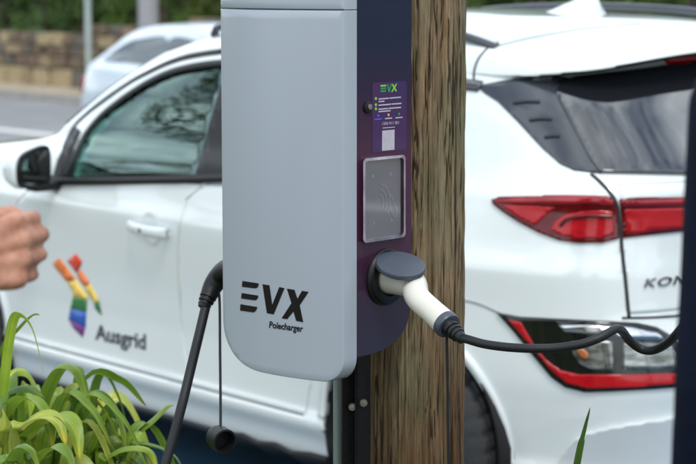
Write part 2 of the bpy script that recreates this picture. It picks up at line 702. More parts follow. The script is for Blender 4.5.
zz = np.unique(np.concatenate([np.linspace(.17, 1.39, 92), np.linspace(1.39, 1.45, 16), np.linspace(1.45, 1.561, 28)]))
NREAR = [(.17, 5), (.5, 6.5), (.9, 6.5), (1.05, 6), (1.12, 7), (1.4, 7), (1.43, 7), (1.48, 4.5), (1.55, 3), (1.561, 2.4)]
NFRONT = [(.17, 4), (.8, 4), (1.05, 4.5), (1.12, 7), (1.4, 7.5), (1.47, 6), (1.52, 4), (1.561, 2.4)]


def kflare(x, y, z):
    g = .022 * np.exp(-((x - .74) / .34) ** 2) * math.exp(-((z - .58) / .20) ** 2)
    g += .022 * np.exp(-((x - 3.34) / .36) ** 2) * math.exp(-((z - .58) / .22) ** 2)
    g -= .010 * np.exp(-((x - 2.0) / .7) ** 2) * math.exp(-((z - .62) / .16) ** 2)
    return g


bm = car_shell(TAB, NREAR, NFRONT, zz, 560, kflare)


def sstep(x, a, b):
    k = max(0, min(1, (x - a) / (b - a)))
    return k * k * (3 - 2 * k)


for v in bm.verts:                       # crown of the spoiler lip
    v.co.z += (-.024 + .056 * max(-.2, 1 - (v.co.y / .64) ** 2)) * sstep(v.co.z, 1.28, 1.42) * (1 - sstep(v.co.x, .45, 1.1))
bm.normal_update()
SK = Skin(bm, car)


def xz(pts):
    out = []
    for p in pts:
        q, n = SK.hit(*p)
        out.append((q.x, q.z))
    return out


FW = [(66, 178.5), (75, 157), (86, 134), (101, 116), (118, 102), (135, 90), (152, 80), (170, 72), (190, 66.5), (212, 63), (229, 62), (195, 178)]
fwin = xz(FW)
rwin = [(1.62, 1.035), (1.20, 1.075), (.92, 1.13), (.80, 1.20), (.86, 1.30), (1.10, 1.37), (1.40, 1.385), (1.60, 1.385)]
for w_ in (fwin, rwin):
    fs = cut_faces(bm, w_, lambda c: abs(c.y) > .45)
    bmesh.ops.delete(bm, geom=fs, context='FACES')
fs = cut_faces(bm, [(1.06, .15), (1.125, .15), (1.120, .31), (1.06, .31)], lambda c: abs(c.y) > .5)
bmesh.ops.delete(bm, geom=fs, context='FACES')
for ax_ in (.742, 3.342):
    fs = cut_faces(bm, circle_poly(ax_, .335, .372, 28), lambda c: abs(c.y) > .5)
    bmesh.ops.delete(bm, geom=fs, context='FACES')
B_EDGE = xz([(185, 200), (182.5, 212), (179, 228), (176.8, 250), (176.6, 275), (178, 300), (181, 326), (185, 352), (188, 378)])
F_EDGE = xz([(17, 205), (13.5, 225), (11.3, 250), (11, 290), (13.5, 325), (17, 355)])
lo_b, lo_f = .345, .345
DOORF = [(F_EDGE[-1][0], lo_f)] + F_EDGE[::-1] + [(2.70, .955), (1.735, 1.006)] + B_EDGE + [(B_EDGE[-1][0], lo_b)]
DOORR = [(x - .010, z) for (x, z) in [(B_EDGE[-1][0], lo_b)] + B_EDGE[::-1] + [(1.735, 1.006)]] + [(.95, 1.055), (.93, .95), (1.13, .62), (1.21, .345)]


def grow(poly, d):
    P = [Vector(p) for p in poly]
    area = sum(P[i - 1].x * P[i].y - P[i].x * P[i - 1].y for i in range(len(P)))
    out = []
    for i in range(len(P)):
        t_ = (P[(i + 1) % len(P)] - P[i - 1]).normalized()
        nn = Vector((t_.y, -t_.x)) * (1 if area > 0 else -1)
        out.append(tuple(P[i] + nn * d))
    return out


doors = []
for dp in (DOORF, DOORR):
    for sgn in (1, -1):
        flt = lambda c, s_=sgn: c.y * s_ > .45
        cut_faces(bm, grow(dp, .004), flt)
        fs = cut_faces(bm, dp, flt)
        doors.append(raw_obj('door', split_off(bm, fs), [M['paint'], M['interior']], car))
        big = grow(dp, .004)
        rg = [f for f in bm.faces if flt(f.calc_center_median()) and .33 < f.calc_center_median().z < 1.07 and inside(big, f.calc_center_median().x, f.calc_center_median().z)]
        bmesh.ops.delete(bm, geom=rg, context='FACES')
for sgn in (1, -1):
    for dp in (DOORF, DOORR):
        SK.ribbon3('door_seal', [(x, sgn * .88, z) for (x, z) in dp + dp[:1]], .03, M['seam'], -.012, k=3, th=.002)
YG = .5 * (SK.hit(620.5, 240)[0].y + SK.hit(626.5, 300)[0].y)
fs = cut_faces(bm, [(-.05, .775), (.32, .775), (.32, 1.118), (-.05, 1.118)], lambda c: abs(c.y) < YG + .2 and c.x < .32)
for sgn in (1, -1):
    fs = [f for f in bm.faces if f.calc_center_median().x < .34 and .70 < f.calc_center_median().z < 1.15]
    geom = list({v for f in fs for v in f.verts}) + list({e for f in fs for e in f.edges}) + fs
    bmesh.ops.bisect_plane(bm, geom=geom, dist=1e-5, plane_co=(0, sgn * YG, 0), plane_no=(0, 1, 0))
fs = [f for f in bm.faces if f.calc_center_median().x < .32 and .775 < f.calc_center_median().z < 1.118 and abs(f.calc_center_median().y) < YG]
tg = raw_obj('tailgate', split_off(bm, fs), [M['paint'], M['interior']], car)
bm.normal_update()
for f in bm.faces:
    c_ = f.calc_center_median()
    if c_.x < .55 and 1.34 < c_.z < 1.46 and f.normal.z < -.25:
        f.material_index = 2  # downward faces of the lip coloured black as painted shade
body = raw_obj('body', bm, [M['paint'], M['interior'], M['black_trim']], car)
for o_ in doors + [tg, body]:
    solid(o_, .012, -1, 1, 0)
fd = doors[0]
fd['label'] = 'front door with rainbow logo and lettering'
box('underbody', (3.9, 1.55, .10), (2.08, 0, .24), M['black_trim'], car, .03)
for X_ in (.742, 3.342):
    for sd in (1, -1):
        wheel(car, X_, sd, .328, .328)
        V, F = [], []
        for i in range(25):
            an = R(-20) + R(220) * i / 24
            for yy in (.50, .868 if X_ > 1 else .872):
                V.append((X_ + .374 * math.cos(an), sd * yy, .335 + .374 * math.sin(an)))
            if i:
                F.append((2 * i - 2, 2 * i - 1, 2 * i + 1, 2 * i))
        solid(mesh('arch_liner', V, F, M['black_trim'], car), .006, 0)
        SK.ribbon3('arch_lip', [(X_ + .380 * math.cos(R(2 + 176 * i / 16)), sd * .88, .335 + .380 * math.sin(R(2 + 176 * i / 16))) for i in range(17)], .026, M['paint'], .004, k=5, th=.012)

# side glass and its frames
gl = SK.patch('side_window', FW, M['glass'], -.004, .004, 7)
gl2 = mesh('side_window', [Vector((p.co.x, -p.co.y, p.co.z)) for p in gl.data.vertices], [tuple(f.vertices)[::-1] for f in gl.data.polygons], M['glass'], car)
for sgn in (1, -1):
    V, F = [], []
    c = Vector((1.25, sgn * .72, 1.22))
    ring = [SK.near((x, sgn * .75, z), -.004)[0] for (x, z) in rwin]
    V = ring + [SK.near(c, -.004)[0]]
    F = [(i, (i + 1) % len(ring), len(ring)) for i in range(len(ring))]
    mesh('side_window', V, F, M['glass'], car)
SK.patch('pillar_cover', [(194.5, 179), (228.5, 60), (246, 59), (246, 100), (240, 178)], M['black_trim'], .003, .004, 6)
for sgn in (1, -1):
    SK.ribbon3('window_seal', [(x, sgn * .75, z) for (x, z) in rwin + rwin[:1]], .035, M['black_trim'], .003, k=4)
    if sgn < 0:
        SK.ribbon3('window_seal', [(x, sgn * .75, z) for (x, z) in fwin + fwin[:1]], .035, M['black_trim'], .003, k=4)
SK.ribbon('belt_seal', [(50, 181.5), (90, 181.5), (140, 180.5), (190, 179.5), (240, 178)], .026, M['black_trim'], .006, th=.01)
SK.ribbon('window_seal', [(67, 176), (75, 157), (86, 135), (101, 117), (118, 103), (135, 91), (152, 81), (170, 73), (190, 67.8), (212, 64.5), (230, 63)], .026, M['black_trim'], .004, th=.006)
SK.ribbon('pillar_gap', [(62, 160), (66, 144), (74, 127), (88, 113), (102, 102), (118, 90.5), (134, 80), (150, 71.5), (167, 63.5), (185, 57.5), (203, 54), (225, 51)], .022, M['black_trim'], .002)
SK.patch('mirror_base_trim', [(52, 182), (58, 160), (66, 144), (76, 127), (81, 131), (74, 150), (70, 180)], M['black_trim'], .004, .006, 6)
# panel gaps
SK.ribbon('panel_gap', [(591, 174), (600, 182), (610, 193), (616, 203), (619.5, 222), (622, 250), (625.5, 283), (629, 318)], .009, M['seam'], .001)
SK.ribbon('panel_gap', [(476, 88), (474, 75), (478, 60), (488, 48), (498, 42)], .006, M['seam'], .001)
SK.ribbon('panel_gap', [(498, 46), (540, 36), (590, 28), (640, 24)], .004, M['softseam'], .001)
SK.ribbon('panel_gap', [(444, 296), (464, 300), (480, 304), (500, 313)], .005, M['softseam'], .001)
SK.ribbon('panel_gap', [(622, 318), (660, 317), (720, 312), (760, 306)], .006, M['seam'], .001)
# sill cladding
SK.ribbon3('sill_cladding', [(1.13, .86, .185), (1.8, .86, .172), (2.4, .86, .165), (2.95, .86, .16)], .06, M['black_trim'], .006, th=.012)
SK.ribbon3('sill_cladding', [(1.13, -.86, .185), (1.8, -.86, .172), (2.4, -.86, .165), (2.95, -.86, .16)], .06, M['black_trim'], .006, th=.012)


def handle(px, py, sgn=1):
    p, n = SK.hit(px, py)
    n = n.normalized()
    rec = lathe('handle_recess', [(0, .0), (.0015, .045), (.002, .050), (.0002, .056)], p + Vector((.0, 0, .0)), n, M['paint'], fd, 32)
    t = Vector((1, 0, .035))
    t = (t - n * t.dot(n)).normalized()
    P = [p - t * .105 + n * .004, p - t * .098 + n * .022, p - t * .06 + n * .036, p + n * .040, p + t * .06 + n * .036, p + t * .098 + n * .024, p + t * .105 + n * .004]
    P = smooth_path(P, 5)
    up = n.cross(t).normalized()
    V, F = [], []
    for i, q in enumerate(P):
        k = i / (len(P) - 1)
        hh = .019 * (1 - .35 * abs(2 * k - 1) ** 4)
        for a_ in range(12):
            an = 2 * math.pi * a_ / 12
            V.append(q + up * math.cos(an) * hh + n * math.sin(an) * .009)
        if i:
            for a_ in range(12):
                F.append(((i - 1) * 12 + a_, (i - 1) * 12 + (a_ + 1) % 12, i * 12 + (a_ + 1) % 12, i * 12 + a_))
    F.append(tuple(range(12)))
    F.append(tuple(range(len(V) - 12, len(V))))
    h_ = mesh('door_handle', V, F, M['paint'], fd)
    lathe('key_cover', [(0, .006), (.003, .006), (.003, .001)], p - t * .005 + n * .048, n, M['black_trim'], h_, 16)


handle(151, 228)

# wing mirror
mc = bpy.data.objects.new('wing_mirror', None)
link(mc, car)


def mirror_at(sgn, parent):
    # housing: rounded shell, glass facing backwards
    cx, cy, cz = 2.585, sgn * 1.005, 1.005
    bm2 = bmesh.new()
    bmesh.ops.create_cube(bm2, size=1)
    bmesh.ops.subdivide_edges(bm2, edges=bm2.edges[:], cuts=9, use_grid_fill=True)
    for v in bm2.verts:
        a, b, c = v.co * 2
        # superellipsoid
        l = (abs(a) ** 4 + abs(b) ** 4 + abs(c) ** 4) ** .25
        a, b, c = a / l, b / l, c / l
        fx = max(0, a)
        sy = .118 * (1 - .25 * fx)
        sz = (.082 + .016 * (b * sgn > 0) * 0) * (1 - .35 * fx)
        v.co = Vector((cx + a * (.085 if a > 0 else .03), cy + b * sy - sgn * .012 * a, cz + c * sz - .02 * (b * sgn) * (1 if c > 0 else 0)))
    sh = bm_obj('mirror_shell', bm2, M['paint'], parent, auto=60)
    # black surround and glass facing backwards
    def plate(name, scy, scz, x, th, mat):
        V = []
        nn = 36
        for i in range(nn):
            an = 2 * math.pi * i / nn
            yy = math.copysign(abs(math.cos(an)) ** .55, math.cos(an))
            z2 = math.copysign(abs(math.sin(an)) ** .55, math.sin(an))
            V.append(Vector((x, cy + yy * scy, cz + z2 * scz - .02 * yy * sgn * (1 if z2 > 0 else 0))))
        V2 = [v + Vector((-th, 0, 0)) for v in V]
        F = [tuple(range(nn)), tuple(range(2 * nn - 1, nn - 1, -1))] + [(i, (i + 1) % nn, nn + (i + 1) % nn, nn + i) for i in range(nn)]
        return mesh(name, V + V2, F, mat, parent, auto=40)
    plate('mirror_rim', .113, .080, cx - .020, .018, M['black_trim'])
    plate('mirror_glass', .096, .064, cx - .040, .003, M['mirror'])
    mt = Matrix.Translation((cx, cy, cz)) @ Matrix.Rotation(R(24) * sgn, 4, 'Z') @ Matrix.Scale(.86, 4) @ Matrix.Translation((-cx, -cy, -cz))
    for o_ in parent.children:
        o_.data.transform(mt)
    box('mirror_foot', (.07, .13, .03), (cx + .01, sgn * .925, cz - .07), M['black_trim'], parent, .01)


M['mirror'] = material('mirror_glass', (.55, .60, .58), .05, metal=1.0, var=.05)
mirror_at(1, mc)
mc2 = bpy.data.objects.new('wing_mirror', None)
link(mc2, car)
mirror_at(-1, mc2)

# rear quarter trim, rear glass, spoiler brake light
dp = SK.patch('quarter_trim', [(477, 86), (484, 93), (498, 102), (518, 122), (543, 149), (560, 164), (574, 170.5), (601, 174), (604, 160), (592, 140), (580, 118), (572, 100), (572, 88), (576, 80), (562, 77), (545, 76), (520, 78), (498, 82)], M['grey_trim'], .003, .006, 4, mirror=True)
for q in ([(514, 104), (527, 102.5), (540, 103)], [(530, 121), (542, 119.5), (552, 120)], [(545, 138), (553, 136.8), (560, 137)]):
    SK.ribbon('trim_slit', q, .008, M['seam'], .006, parent=dp)
SK.patch('rear_window', [(556, 94), (562, 84), (575, 79), (600, 76), (640, 71), (700, 62), (770, 52), (840, 50), (900, 110), (930, 172), (860, 175), (770, 176), (690, 175.5), (600, 173.5), (588, 155), (572, 125), (560, 103)], M['rearglass'], .011, .011, 4)
BLP = []
for y_ in np.linspace(-.20, .20, 13):
    hit_, n_h, _, _ = SK.bvh.ray_cast(Vector((-1, float(y_), 1.428)), Vector((1, 0, 0)))
    BLP.append((hit_, n_h))
V, F = [], []
for k, (p, n) in enumerate(BLP):
    x_ = p.x - .006
    for dx, dz in ((0, .016), (-.004, .006), (-.004, -.010), (.006, -.016)):
        V.append(Vector((x_ + dx, p.y, p.z + dz)))
    if k:
        for q in range(3):
            F.append((4 * k - 4 + q, 4 * k - 3 + q, 4 * k + 1 + q, 4 * k + q))
solid(mesh('brake_light', V, F, M['lamp_red'], car), .012, 0)
under = SK.patch('spoiler_shade', [(556, 82), (575, 78), (600, 75), (640, 70), (690, 61), (740, 53), (740, 58), (690, 67), (640, 76), (600, 81), (575, 84), (560, 88)], M['black_trim'], .004, .005, 4)  # dark patch that paints in the shade below the spoiler lip
SK.ribbon('window_trim', [(430, 82), (450, 83.5), (466, 85), (481, 87)], .034, M['grey_trim'], .004, th=.006)

# upper tail lamps
L1 = SK.patch('tail_lamp', [(492.5, 199.5), (500, 197.5), (530, 196.5), (570, 196), (607, 196.5), (614, 199), (617, 212), (618.5, 238.5), (603, 242.5), (580, 243), (560, 240.5), (540, 233), (520, 222.5), (503, 211.5), (494, 204)], M['lamp_dark'], .007, .010, 2.5)
SK.patch('lamp_highlight', [(495, 200), (530, 197.5), (570, 197), (606, 197.5), (612, 200), (613, 204.5), (590, 203), (560, 203.5), (520, 203.5), (499, 203)], M['lamp_pink'], .008, .004, 2.5, parent=L1)
SK.patch('reflector', [(505, 205.5), (530, 206), (556, 206.5), (546, 216), (536, 225.5), (522, 218.5), (509, 210)], M['lamp_red'], .009, .004, 2.5, parent=L1)
SK.patch('reflector', [(556, 222), (566, 215), (582, 211), (600, 210), (612, 211), (613.5, 234), (600, 238), (578, 238.5), (558, 234), (552, 229)], M['lamp_red'], .009, .004, 2.5, parent=L1)
SK.ribbon('light_guide', [(561, 226), (567, 219.5), (580, 216.5), (600, 216), (612, 216.5)], .009, M['lamp_dark'], .0135, parent=L1)
L2 = SK.patch('tail_lamp', [(619.5, 199), (640, 197.5), (680, 197), (720, 197), (775, 196), (770, 210), (740, 222), (700, 229.5), (660, 233.5), (623, 238), (621, 215)], M['lamp_dark'], .006, .008, 5, parent=tg)
SK.patch('lamp_highlight', [(621, 200), (680, 198.5), (760, 197.5), (757, 203), (680, 205), (622, 206)], M['lamp_pink'], .008, .004, 5, parent=L2)
SK.patch('reflector', [(624, 209), (680, 208), (745, 207), (732, 218), (680, 227.5), (626, 234.5)], M['lamp_red'], .009, .004, 5, parent=L2)
# lower lamp cluster
L3 = SK.patch('lower_lamp', [(498, 312.5), (520, 316.5), (560, 318.5), (600, 320.5), (635, 322.5), (655, 327), (672, 337), (684, 350), (692, 366), (690, 386), (650, 389), (610, 391), (585, 391.5), (566, 387), (552, 377), (536, 358), (516, 333)], M['lamp_black'], .008, .012, 5)
SK.patch('reflector', [(510, 319), (522.5, 321.8), (537, 347), (549, 361), (562, 369.8), (580, 374.2), (640, 374.4), (690, 373), (690, 382), (640, 386.5), (590, 388), (568, 382.5), (552, 369), (536, 349)], M['lamp_red'], .012, .004, 2.5, parent=L3)
SK.patch('turn_lamp', [(572, 341.5), (596, 340.5), (612, 341), (613.5, 370), (590, 368.5), (580, 363), (574, 353)], M['clear'], .012, .004, 4, parent=L3)
SK.patch('reverse_lamp', [(622, 343), (650, 343), (668, 345.5), (678, 357), (676, 368), (640, 370), (622, 369.5)], M['clear'], .012, .004, 4, parent=L3)
SK.patch('bulb', [(578, 349), (583, 348), (588, 352), (589, 357), (585, 358), (580, 354)], M['amber'], .016, .004, 2.5, parent=L3, rnd=3)
SK.patch('lamp_trim', [(560, 325), (590, 325), (630, 327.5), (655, 333), (664, 340), (640, 339.5), (600, 334), (566, 331.5)], M['chrome'], .011, .004, 4, parent=L3)
# lower bumper
bmp = SK.patch('lower_bumper', [(540, 505), (550, 482), (560, 458), (571, 441), (586, 431), (610, 425), (640, 420), (690, 412), (740, 404), (770, 470), (700, 490), (620, 500)], M['bumper'], .014, .020, 3.0)
sm = bmp.modifiers.new('even', 'SMOOTH')
sm.factor, sm.iterations = .5, 5
bmp.modifiers.move(1, 0)

# roof: rails and antenna
for sgn in (1, -1):
    P = [SK.near((x, sgn * y, z))[0] for (x, y, z) in ((.68, .605, 1.50), (.80, .605, 1.50), (1.0, .60, 1.52), (1.5, .60, 1.53), (2.0, .58, 1.50), (2.08, .58, 1.49))]
    P = [p + Vector((0, 0, h_ + (.030 if sgn < 0 and h_ > .01 else 0))) for p, h_ in zip(P, (-.004, .014, .034, .040, .028, .004))]
    tube('roof_rail', smooth_path(P, 8), .014, M['grey_trim'], car, 12)
fa, _ = SK.near((.93, 0, 1.56))
V, F = [], []
prof = [(-.16, .0, .045), (-.12, .012, .043), (-.05, .035, .036), (.02, .060, .024), (.055, .070, .014), (.085, .068, .010), (.092, .0, .038)]
for (dx, dz, hw) in [(-.17, 0, .004)] + prof:
    x = fa.x - dx
    for yy, z2 in ((-1, 0), (-.9, .25), (-.45, .7), (0, 1), (.45, .7), (.9, .25), (1, 0)):
        V.append(Vector((x, fa.y + yy * hw, fa.z - .006 + dz * z2)))
for i in range(len(prof)):
    for j in range(6):
        F.append((i * 7 + j, i * 7 + j + 1, (i + 1) * 7 + j + 1, (i + 1) * 7 + j))
mesh('antenna_fin', V, F, M['paint'], car, auto=50)

# windscreen
V, F = [], []
zs_, ys_ = np.linspace(1.13, 1.43, 14), np.linspace(-.64, .64, 25)
for z_ in zs_:
    for y_ in ys_:
        yy_ = float(y_) * float(np.interp(z_, [1.13, 1.43], [1.08, .86]))
        h_, n_h, _, _ = SK.bvh.ray_cast(Vector((6, yy_, float(z_))), Vector((-1, 0, 0)))
        V.append(h_ + n_h * .004)
for r_ in range(13):
    for k in range(24):
        F.append((r_ * 25 + k, r_ * 25 + k + 1, r_ * 25 + k + 26, r_ * 25 + k + 25))
solid(mesh('windscreen', V, F, M['rearglass'], car), .004, 0)

# badge KONA on the tailgate
tv, tf, (x0, x1, y0, y1) = text_verts('KONA', 1, .25, .0, 1.1)
V = []
for v in tv:
    a, b = (v.x - x0) / (x1 - x0), (v.y - y0) / (y1 - y0)
    V.append(SK.hit(643.5 + a * 55, 287.5 - b * 8.6 - a * 5.5, .006)[0])
solid(mesh('badge_lettering', V, tf, M['badge'], tg, smooth=False), .005, -1)

# door logo: two crossing rainbow bars and the operator's name
RB = [('red', (.75, .06, .03)), ('orange', (.85, .20, .03)), ('yellow', (.90, .62, .10)), ('green', (.03, .20, .05)), ('blue', (.02, .10, .45)), ('violet', (.20, .03, .25))]
for nm, c in RB:
    M['logo_' + nm] = material('logo_' + nm, c, .4, coat=.3, var=.06)
M['logo_text'] = material('logo_text_navy', (.035, .045, .055), .5, var=.2)
LG = [('red', [(67.4, 261), (76.2, 253.6), (82.2, 261), (81.2, 265.5), (77, 273.4)]),
      ('orange', [(52.6, 264), (59.2, 257.8), (67.5, 268), (75.2, 279), (72, 281.8), (66.6, 281.2)]),
      ('orange', [(77, 275.4), (81, 269.6), (90, 283), (88, 286.4), (83, 285)]),
      ('yellow', [(66.8, 281.4), (72, 282), (75.4, 279.4), (88, 297.4), (87.4, 299.4), (73.4, 296.8), (72.8, 291)]),
      ('yellow', [(83.2, 285.4), (88, 286.6), (90.2, 283.4), (99.4, 300.6), (94, 302), (91, 298.2)]),
      ('green', [(73.2, 297), (87.4, 299.6), (86.6, 312), (70.6, 308.8)]),
      ('green', [(94, 302.2), (99.5, 300.8), (102, 315.4), (95.6, 308.8)]),
      ('blue', [(70.5, 309), (86.6, 312.2), (85.8, 327.4), (77.6, 324), (68.8, 319)]),
      ('violet', [(68.8, 319.2), (77.6, 324.2), (85.7, 327.6), (83, 337.4), (74, 328.6)])]
for nm, pl in LG:
    SK.patch('logo_panel', pl, M['logo_' + nm], .002, .0015, 5, parent=fd)
tv, tf, (x0, x1, y0, y1) = text_verts('Ausgrid', 1, 0, .022, 1.0)
V = []
for v in tv:
    a, b = (v.x - x0) / (x1 - x0), v.y
    V.append(SK.hit(95.5 + a * 50.5, 339 - b * 21.5 + a * 10.5, .002)[0])
solid(mesh('logo_lettering', V, tf, M['logo_text'], fd, smooth=False), .0015, -1)

# interior seen through the side glass
def seat(x, y):
    st = bpy.data.objects.new('seat', None)
    link(st, car)
    box('seat_base', (.50, .50, .18), (x, y, .52), M['seatcloth'], st, .05, seg=3)
    box('seat_back', (.14, .48, .56), (x - .27, y, .82), M['seatcloth'], st, .05, Matrix.Rotation(R(-14), 3, 'Y'), seg=3)
    box('headrest', (.09, .25, .17), (x - .36, y, 1.19), M['seatcloth'], st, .035, Matrix.Rotation(R(-10), 3, 'Y'), seg=3)


for y in (.37, -.37):
    seat(2.05, y)
    seat(1.15, y)
box('dashboard', (.45, 1.4, .22), (2.78, 0, .93), M['interior'], car, .06, seg=3)
st_ax = Vector((-.9, 0, .42)).normalized()
ring = [Vector((2.46, -.37, 1.0)) + (Matrix.Rotation(2 * math.pi * k / 28, 3, st_ax) @ (st_ax.orthogonal().normalized() * .185)) for k in range(29)]
tube('steering_wheel', ring, .015, M['black_trim'], car, 8, caps=False)
box('rear_view_mirror', (.03, .24, .065), (2.28, 0, 1.37), M['black_trim'], car, .012)

# ------------------------------------------------------------------ timber pole
M['wood'] = bpy.data.materials.new('weathered_timber')
M['wood'].use_nodes = True
t = M['wood'].node_tree
b_ = t.nodes['Principled BSDF']
b_.inputs['Roughness'].default_value = .85
b_.inputs['Specular IOR Level'].default_value = .25
tcn = t.nodes.new('ShaderNodeTexCoord')


def nz_node(scale, detail=8, rough=.6, dist=0.0):
    mpn = t.nodes.new('ShaderNodeMapping')
    mpn.inputs['Scale'].default_value = scale
    nn = t.nodes.new('ShaderNodeTexNoise')
    nn.inputs['Scale'].default_value = 1
    nn.inputs['Detail'].default_value = detail
    nn.inputs['Roughness'].default_value = rough
    nn.inputs['Distortion'].default_value = dist
    t.links.new(tcn.outputs['Object'], mpn.inputs[0])
    t.links.new(mpn.outputs[0], nn.inputs['Vector'])
    return nn


def ramp(src, stops):
    r_ = t.nodes.new('ShaderNodeValToRGB')
    e = r_.color_ramp.elements
    while len(e) < len(stops):
        e.new(.5)
    for k, (p, c) in enumerate(stops):
        e[k].position = p
        e[k].color = (*c, 1)
    t.links.new(src, r_.inputs[0])
    return r_


fine = nz_node((420, 420, 15), 9, .68, .25)
broad = nz_node((30, 30, 3.0), 8, .66, .8)
crack = nz_node((46, 46, 1.1), 4, .55, .5)
pits = nz_node((190, 190, 7.5), 6, .66, .6)
patch_n = nz_node((6, 6, 3.5), 6, .62, .8)
c1 = ramp(fine.outputs['Fac'], [(.28, (.12, .097, .068)), (.44, (.215, .178, .128)), (.56, (.285, .242, .178)), (.74, (.40, .352, .272))])
c2 = ramp(broad.outputs['Fac'], [(.34, (.60, .56, .48)), (.50, (.96, .93, .88)), (.68, (1.16, 1.10, 1.0))])


def ridge(src, wid_, lo):
    a_ = t.nodes.new('ShaderNodeMath')
    a_.operation = 'SUBTRACT'
    a_.inputs[1].default_value = .5
    b2 = t.nodes.new('ShaderNodeMath')
    b2.operation = 'ABSOLUTE'
    t.links.new(src, a_.inputs[0])
    t.links.new(a_.outputs[0], b2.inputs[0])
    return ramp(b2.outputs[0], [(.0, (lo, lo * .92, lo * .82)), (wid_ * .5, (lo * 1.6, lo * 1.5, lo * 1.35)), (wid_, (1, 1, 1))])


k1 = ridge(crack.outputs['Fac'], .020, .12)
k2 = ramp(pits.outputs['Fac'], [(.30, (.18, .15, .11)), (.385, (.66, .62, .56)), (.44, (1, 1, 1))])
c3 = ramp(patch_n.outputs['Fac'], [(.38, (.82, .88, .74)), (.62, (1.16, .98, .82))])
m1 = t.nodes.new('ShaderNodeMix')
m1.data_type = 'RGBA'
m1.blend_type = 'MULTIPLY'
m1.inputs[0].default_value = 1
m2 = t.nodes.new('ShaderNodeMix')
m2.data_type = 'RGBA'
m2.blend_type = 'MULTIPLY'
m2.inputs[0].default_value = 1
t.links.new(c1.outputs[0], m1.inputs[6])
t.links.new(c2.outputs[0], m1.inputs[7])
t.links.new(m1.outputs[2], m2.inputs[6])
t.links.new(c3.outputs[0], m2.inputs[7])
last = m2.outputs[2]
# damp red-brown staining at the pole foot, ragged edge, deepened to paint box shade
sxz = t.nodes.new('ShaderNodeSeparateXYZ')
t.links.new(tcn.outputs['Object'], sxz.inputs[0])
edge_n = nz_node((14, 14, 2.0), 5, .6, .6)
ma = t.nodes.new('ShaderNodeMath')
ma.operation = 'MULTIPLY_ADD'
ma.inputs[1].default_value = .6
t.links.new(edge_n.outputs['Fac'], ma.inputs[0])
mz = t.nodes.new('ShaderNodeMath')
mz.operation = 'MULTIPLY'
mz.inputs[1].default_value = .6
t.links.new(sxz.outputs[2], mz.inputs[0])
t.links.new(mz.outputs[0], ma.inputs[2])
stain_shade = ramp(ma.outputs[0], [(.0, (.34, .25, .185)), (.66, (.46, .345, .26)), (.90, (1, 1, 1))])
ms_ = t.nodes.new('ShaderNodeMix')
ms_.data_type = 'RGBA'
ms_.blend_type = 'MULTIPLY'
ms_.inputs[0].default_value = 1
t.links.new(last, ms_.inputs[6])
t.links.new(stain_shade.outputs[0], ms_.inputs[7])
last = ms_.outputs[2]
for kk in (k1, k2):
    m3 = t.nodes.new('ShaderNodeMix')
    m3.data_type = 'RGBA'
    m3.blend_type = 'MULTIPLY'
    m3.inputs[0].default_value = 1
    t.links.new(last, m3.inputs[6])
    t.links.new(kk.outputs[0], m3.inputs[7])
    last = m3.outputs[2]
t.links.new(last, b_.inputs['Base Color'])
bp = t.nodes.new('ShaderNodeBump')
bp.inputs['Strength'].default_value = .8
bp.inputs['Distance'].default_value = .006
t.links.new(last, bp.inputs['Height'])
t.links.new(bp.outputs[0], b_.inputs['Normal'])

pole_d = 3.88
pc = at(404.5, 232, pole_d)
PR = .1165
V, F = [], []
zsp = [.0, .3] + [.6 + i * .0065 for i in range(180)] + [2.0, 2.6, 3.4, 4.5, 6.0, 7.5]
na = 300
for iz, z in enumerate(zsp):
    for k in range(na):
        an = 2 * math.pi * k / na
        x_, y_ = math.cos(an), math.sin(an)
        g = noise.noise(Vector((x_ * 7 + 3, y_ * 7, z * .8))) * .0045 + noise.noise(Vector((x_ * 5 + 13, y_ * 5, z * 7))) * .0030 + noise.noise(Vector((x_ * 9 + 23, y_ * 9, z * 24))) * .0012
        cr_ = noise.noise(Vector((x_ * 26 + 11, y_ * 26, z * 1.1)))
        cr2 = noise.noise(Vector((x_ * 55 + 31, y_ * 55, z * 2.6)))
        g -= .026 * max(0, cr_ - .26) + .013 * max(0, cr2 - .20)
        r_ = PR + .0015 * (1.2 - z) + g
        V.append((x_ * r_, y_ * r_, z))
    if iz:
        for k in range(na):
            F.append(((iz - 1) * na + k, (iz - 1) * na + (k + 1) % na, iz * na + (k + 1) % na, iz * na + k))
F.append(tuple(range((len(zsp) - 1) * na, len(zsp) * na)))
pole = mesh('timber_pole', V, F, M['wood'])
pole.location = (pc.x, pc.y, 0.10)
tag(pole, 'weathered brown timber pole with cracked grain, carrying the grey charger', 'pole')

# ------------------------------------------------------------------ the charger
M['cover'] = material('pale_blue_grey_cover', (.37, .418, .472), .32, coat=.5, coat_rough=.18, var=.05, vscale=(7, 7, 2.5), bump=.02, bscale=(400, 400, 400))
M['evx'] = material('print_dark_brown', (.010, .009, .008), .7, spec=.15, var=.3, vscale=(20, 20, 20))
M['plastic'] = material('black_plastic', (.009, .0095, .011), .42, spec=.35, var=.3, vscale=(40, 40, 40), bump=.05, bscale=(300, 300, 300))
M['cable'] = material('cable_rubber', (.012, .0135, .016), .5, spec=.4, var=.2, vscale=(30, 30, 30))
M['lid'] = material('slate_plastic', (.055, .070, .095), .38, var=.12, vscale=(40, 40, 40), bump=.04, bscale=(300, 300, 300))
M['white_plastic'] = material('ivory_plastic', (.70, .68, .60), .33, var=.04, vscale=(15, 15, 15))
M['sticker'] = material('sticker_purple', (.040, .022, .095), .3, coat=.3, col2=(.070, .020, .085), vscale=(9, 9, 9))
M['lime'] = material('lime_print', (.22, .58, .06), .5, var=.1)
M['greenp'] = material('green_print', (.02, .30, .08), .5, var=.1)
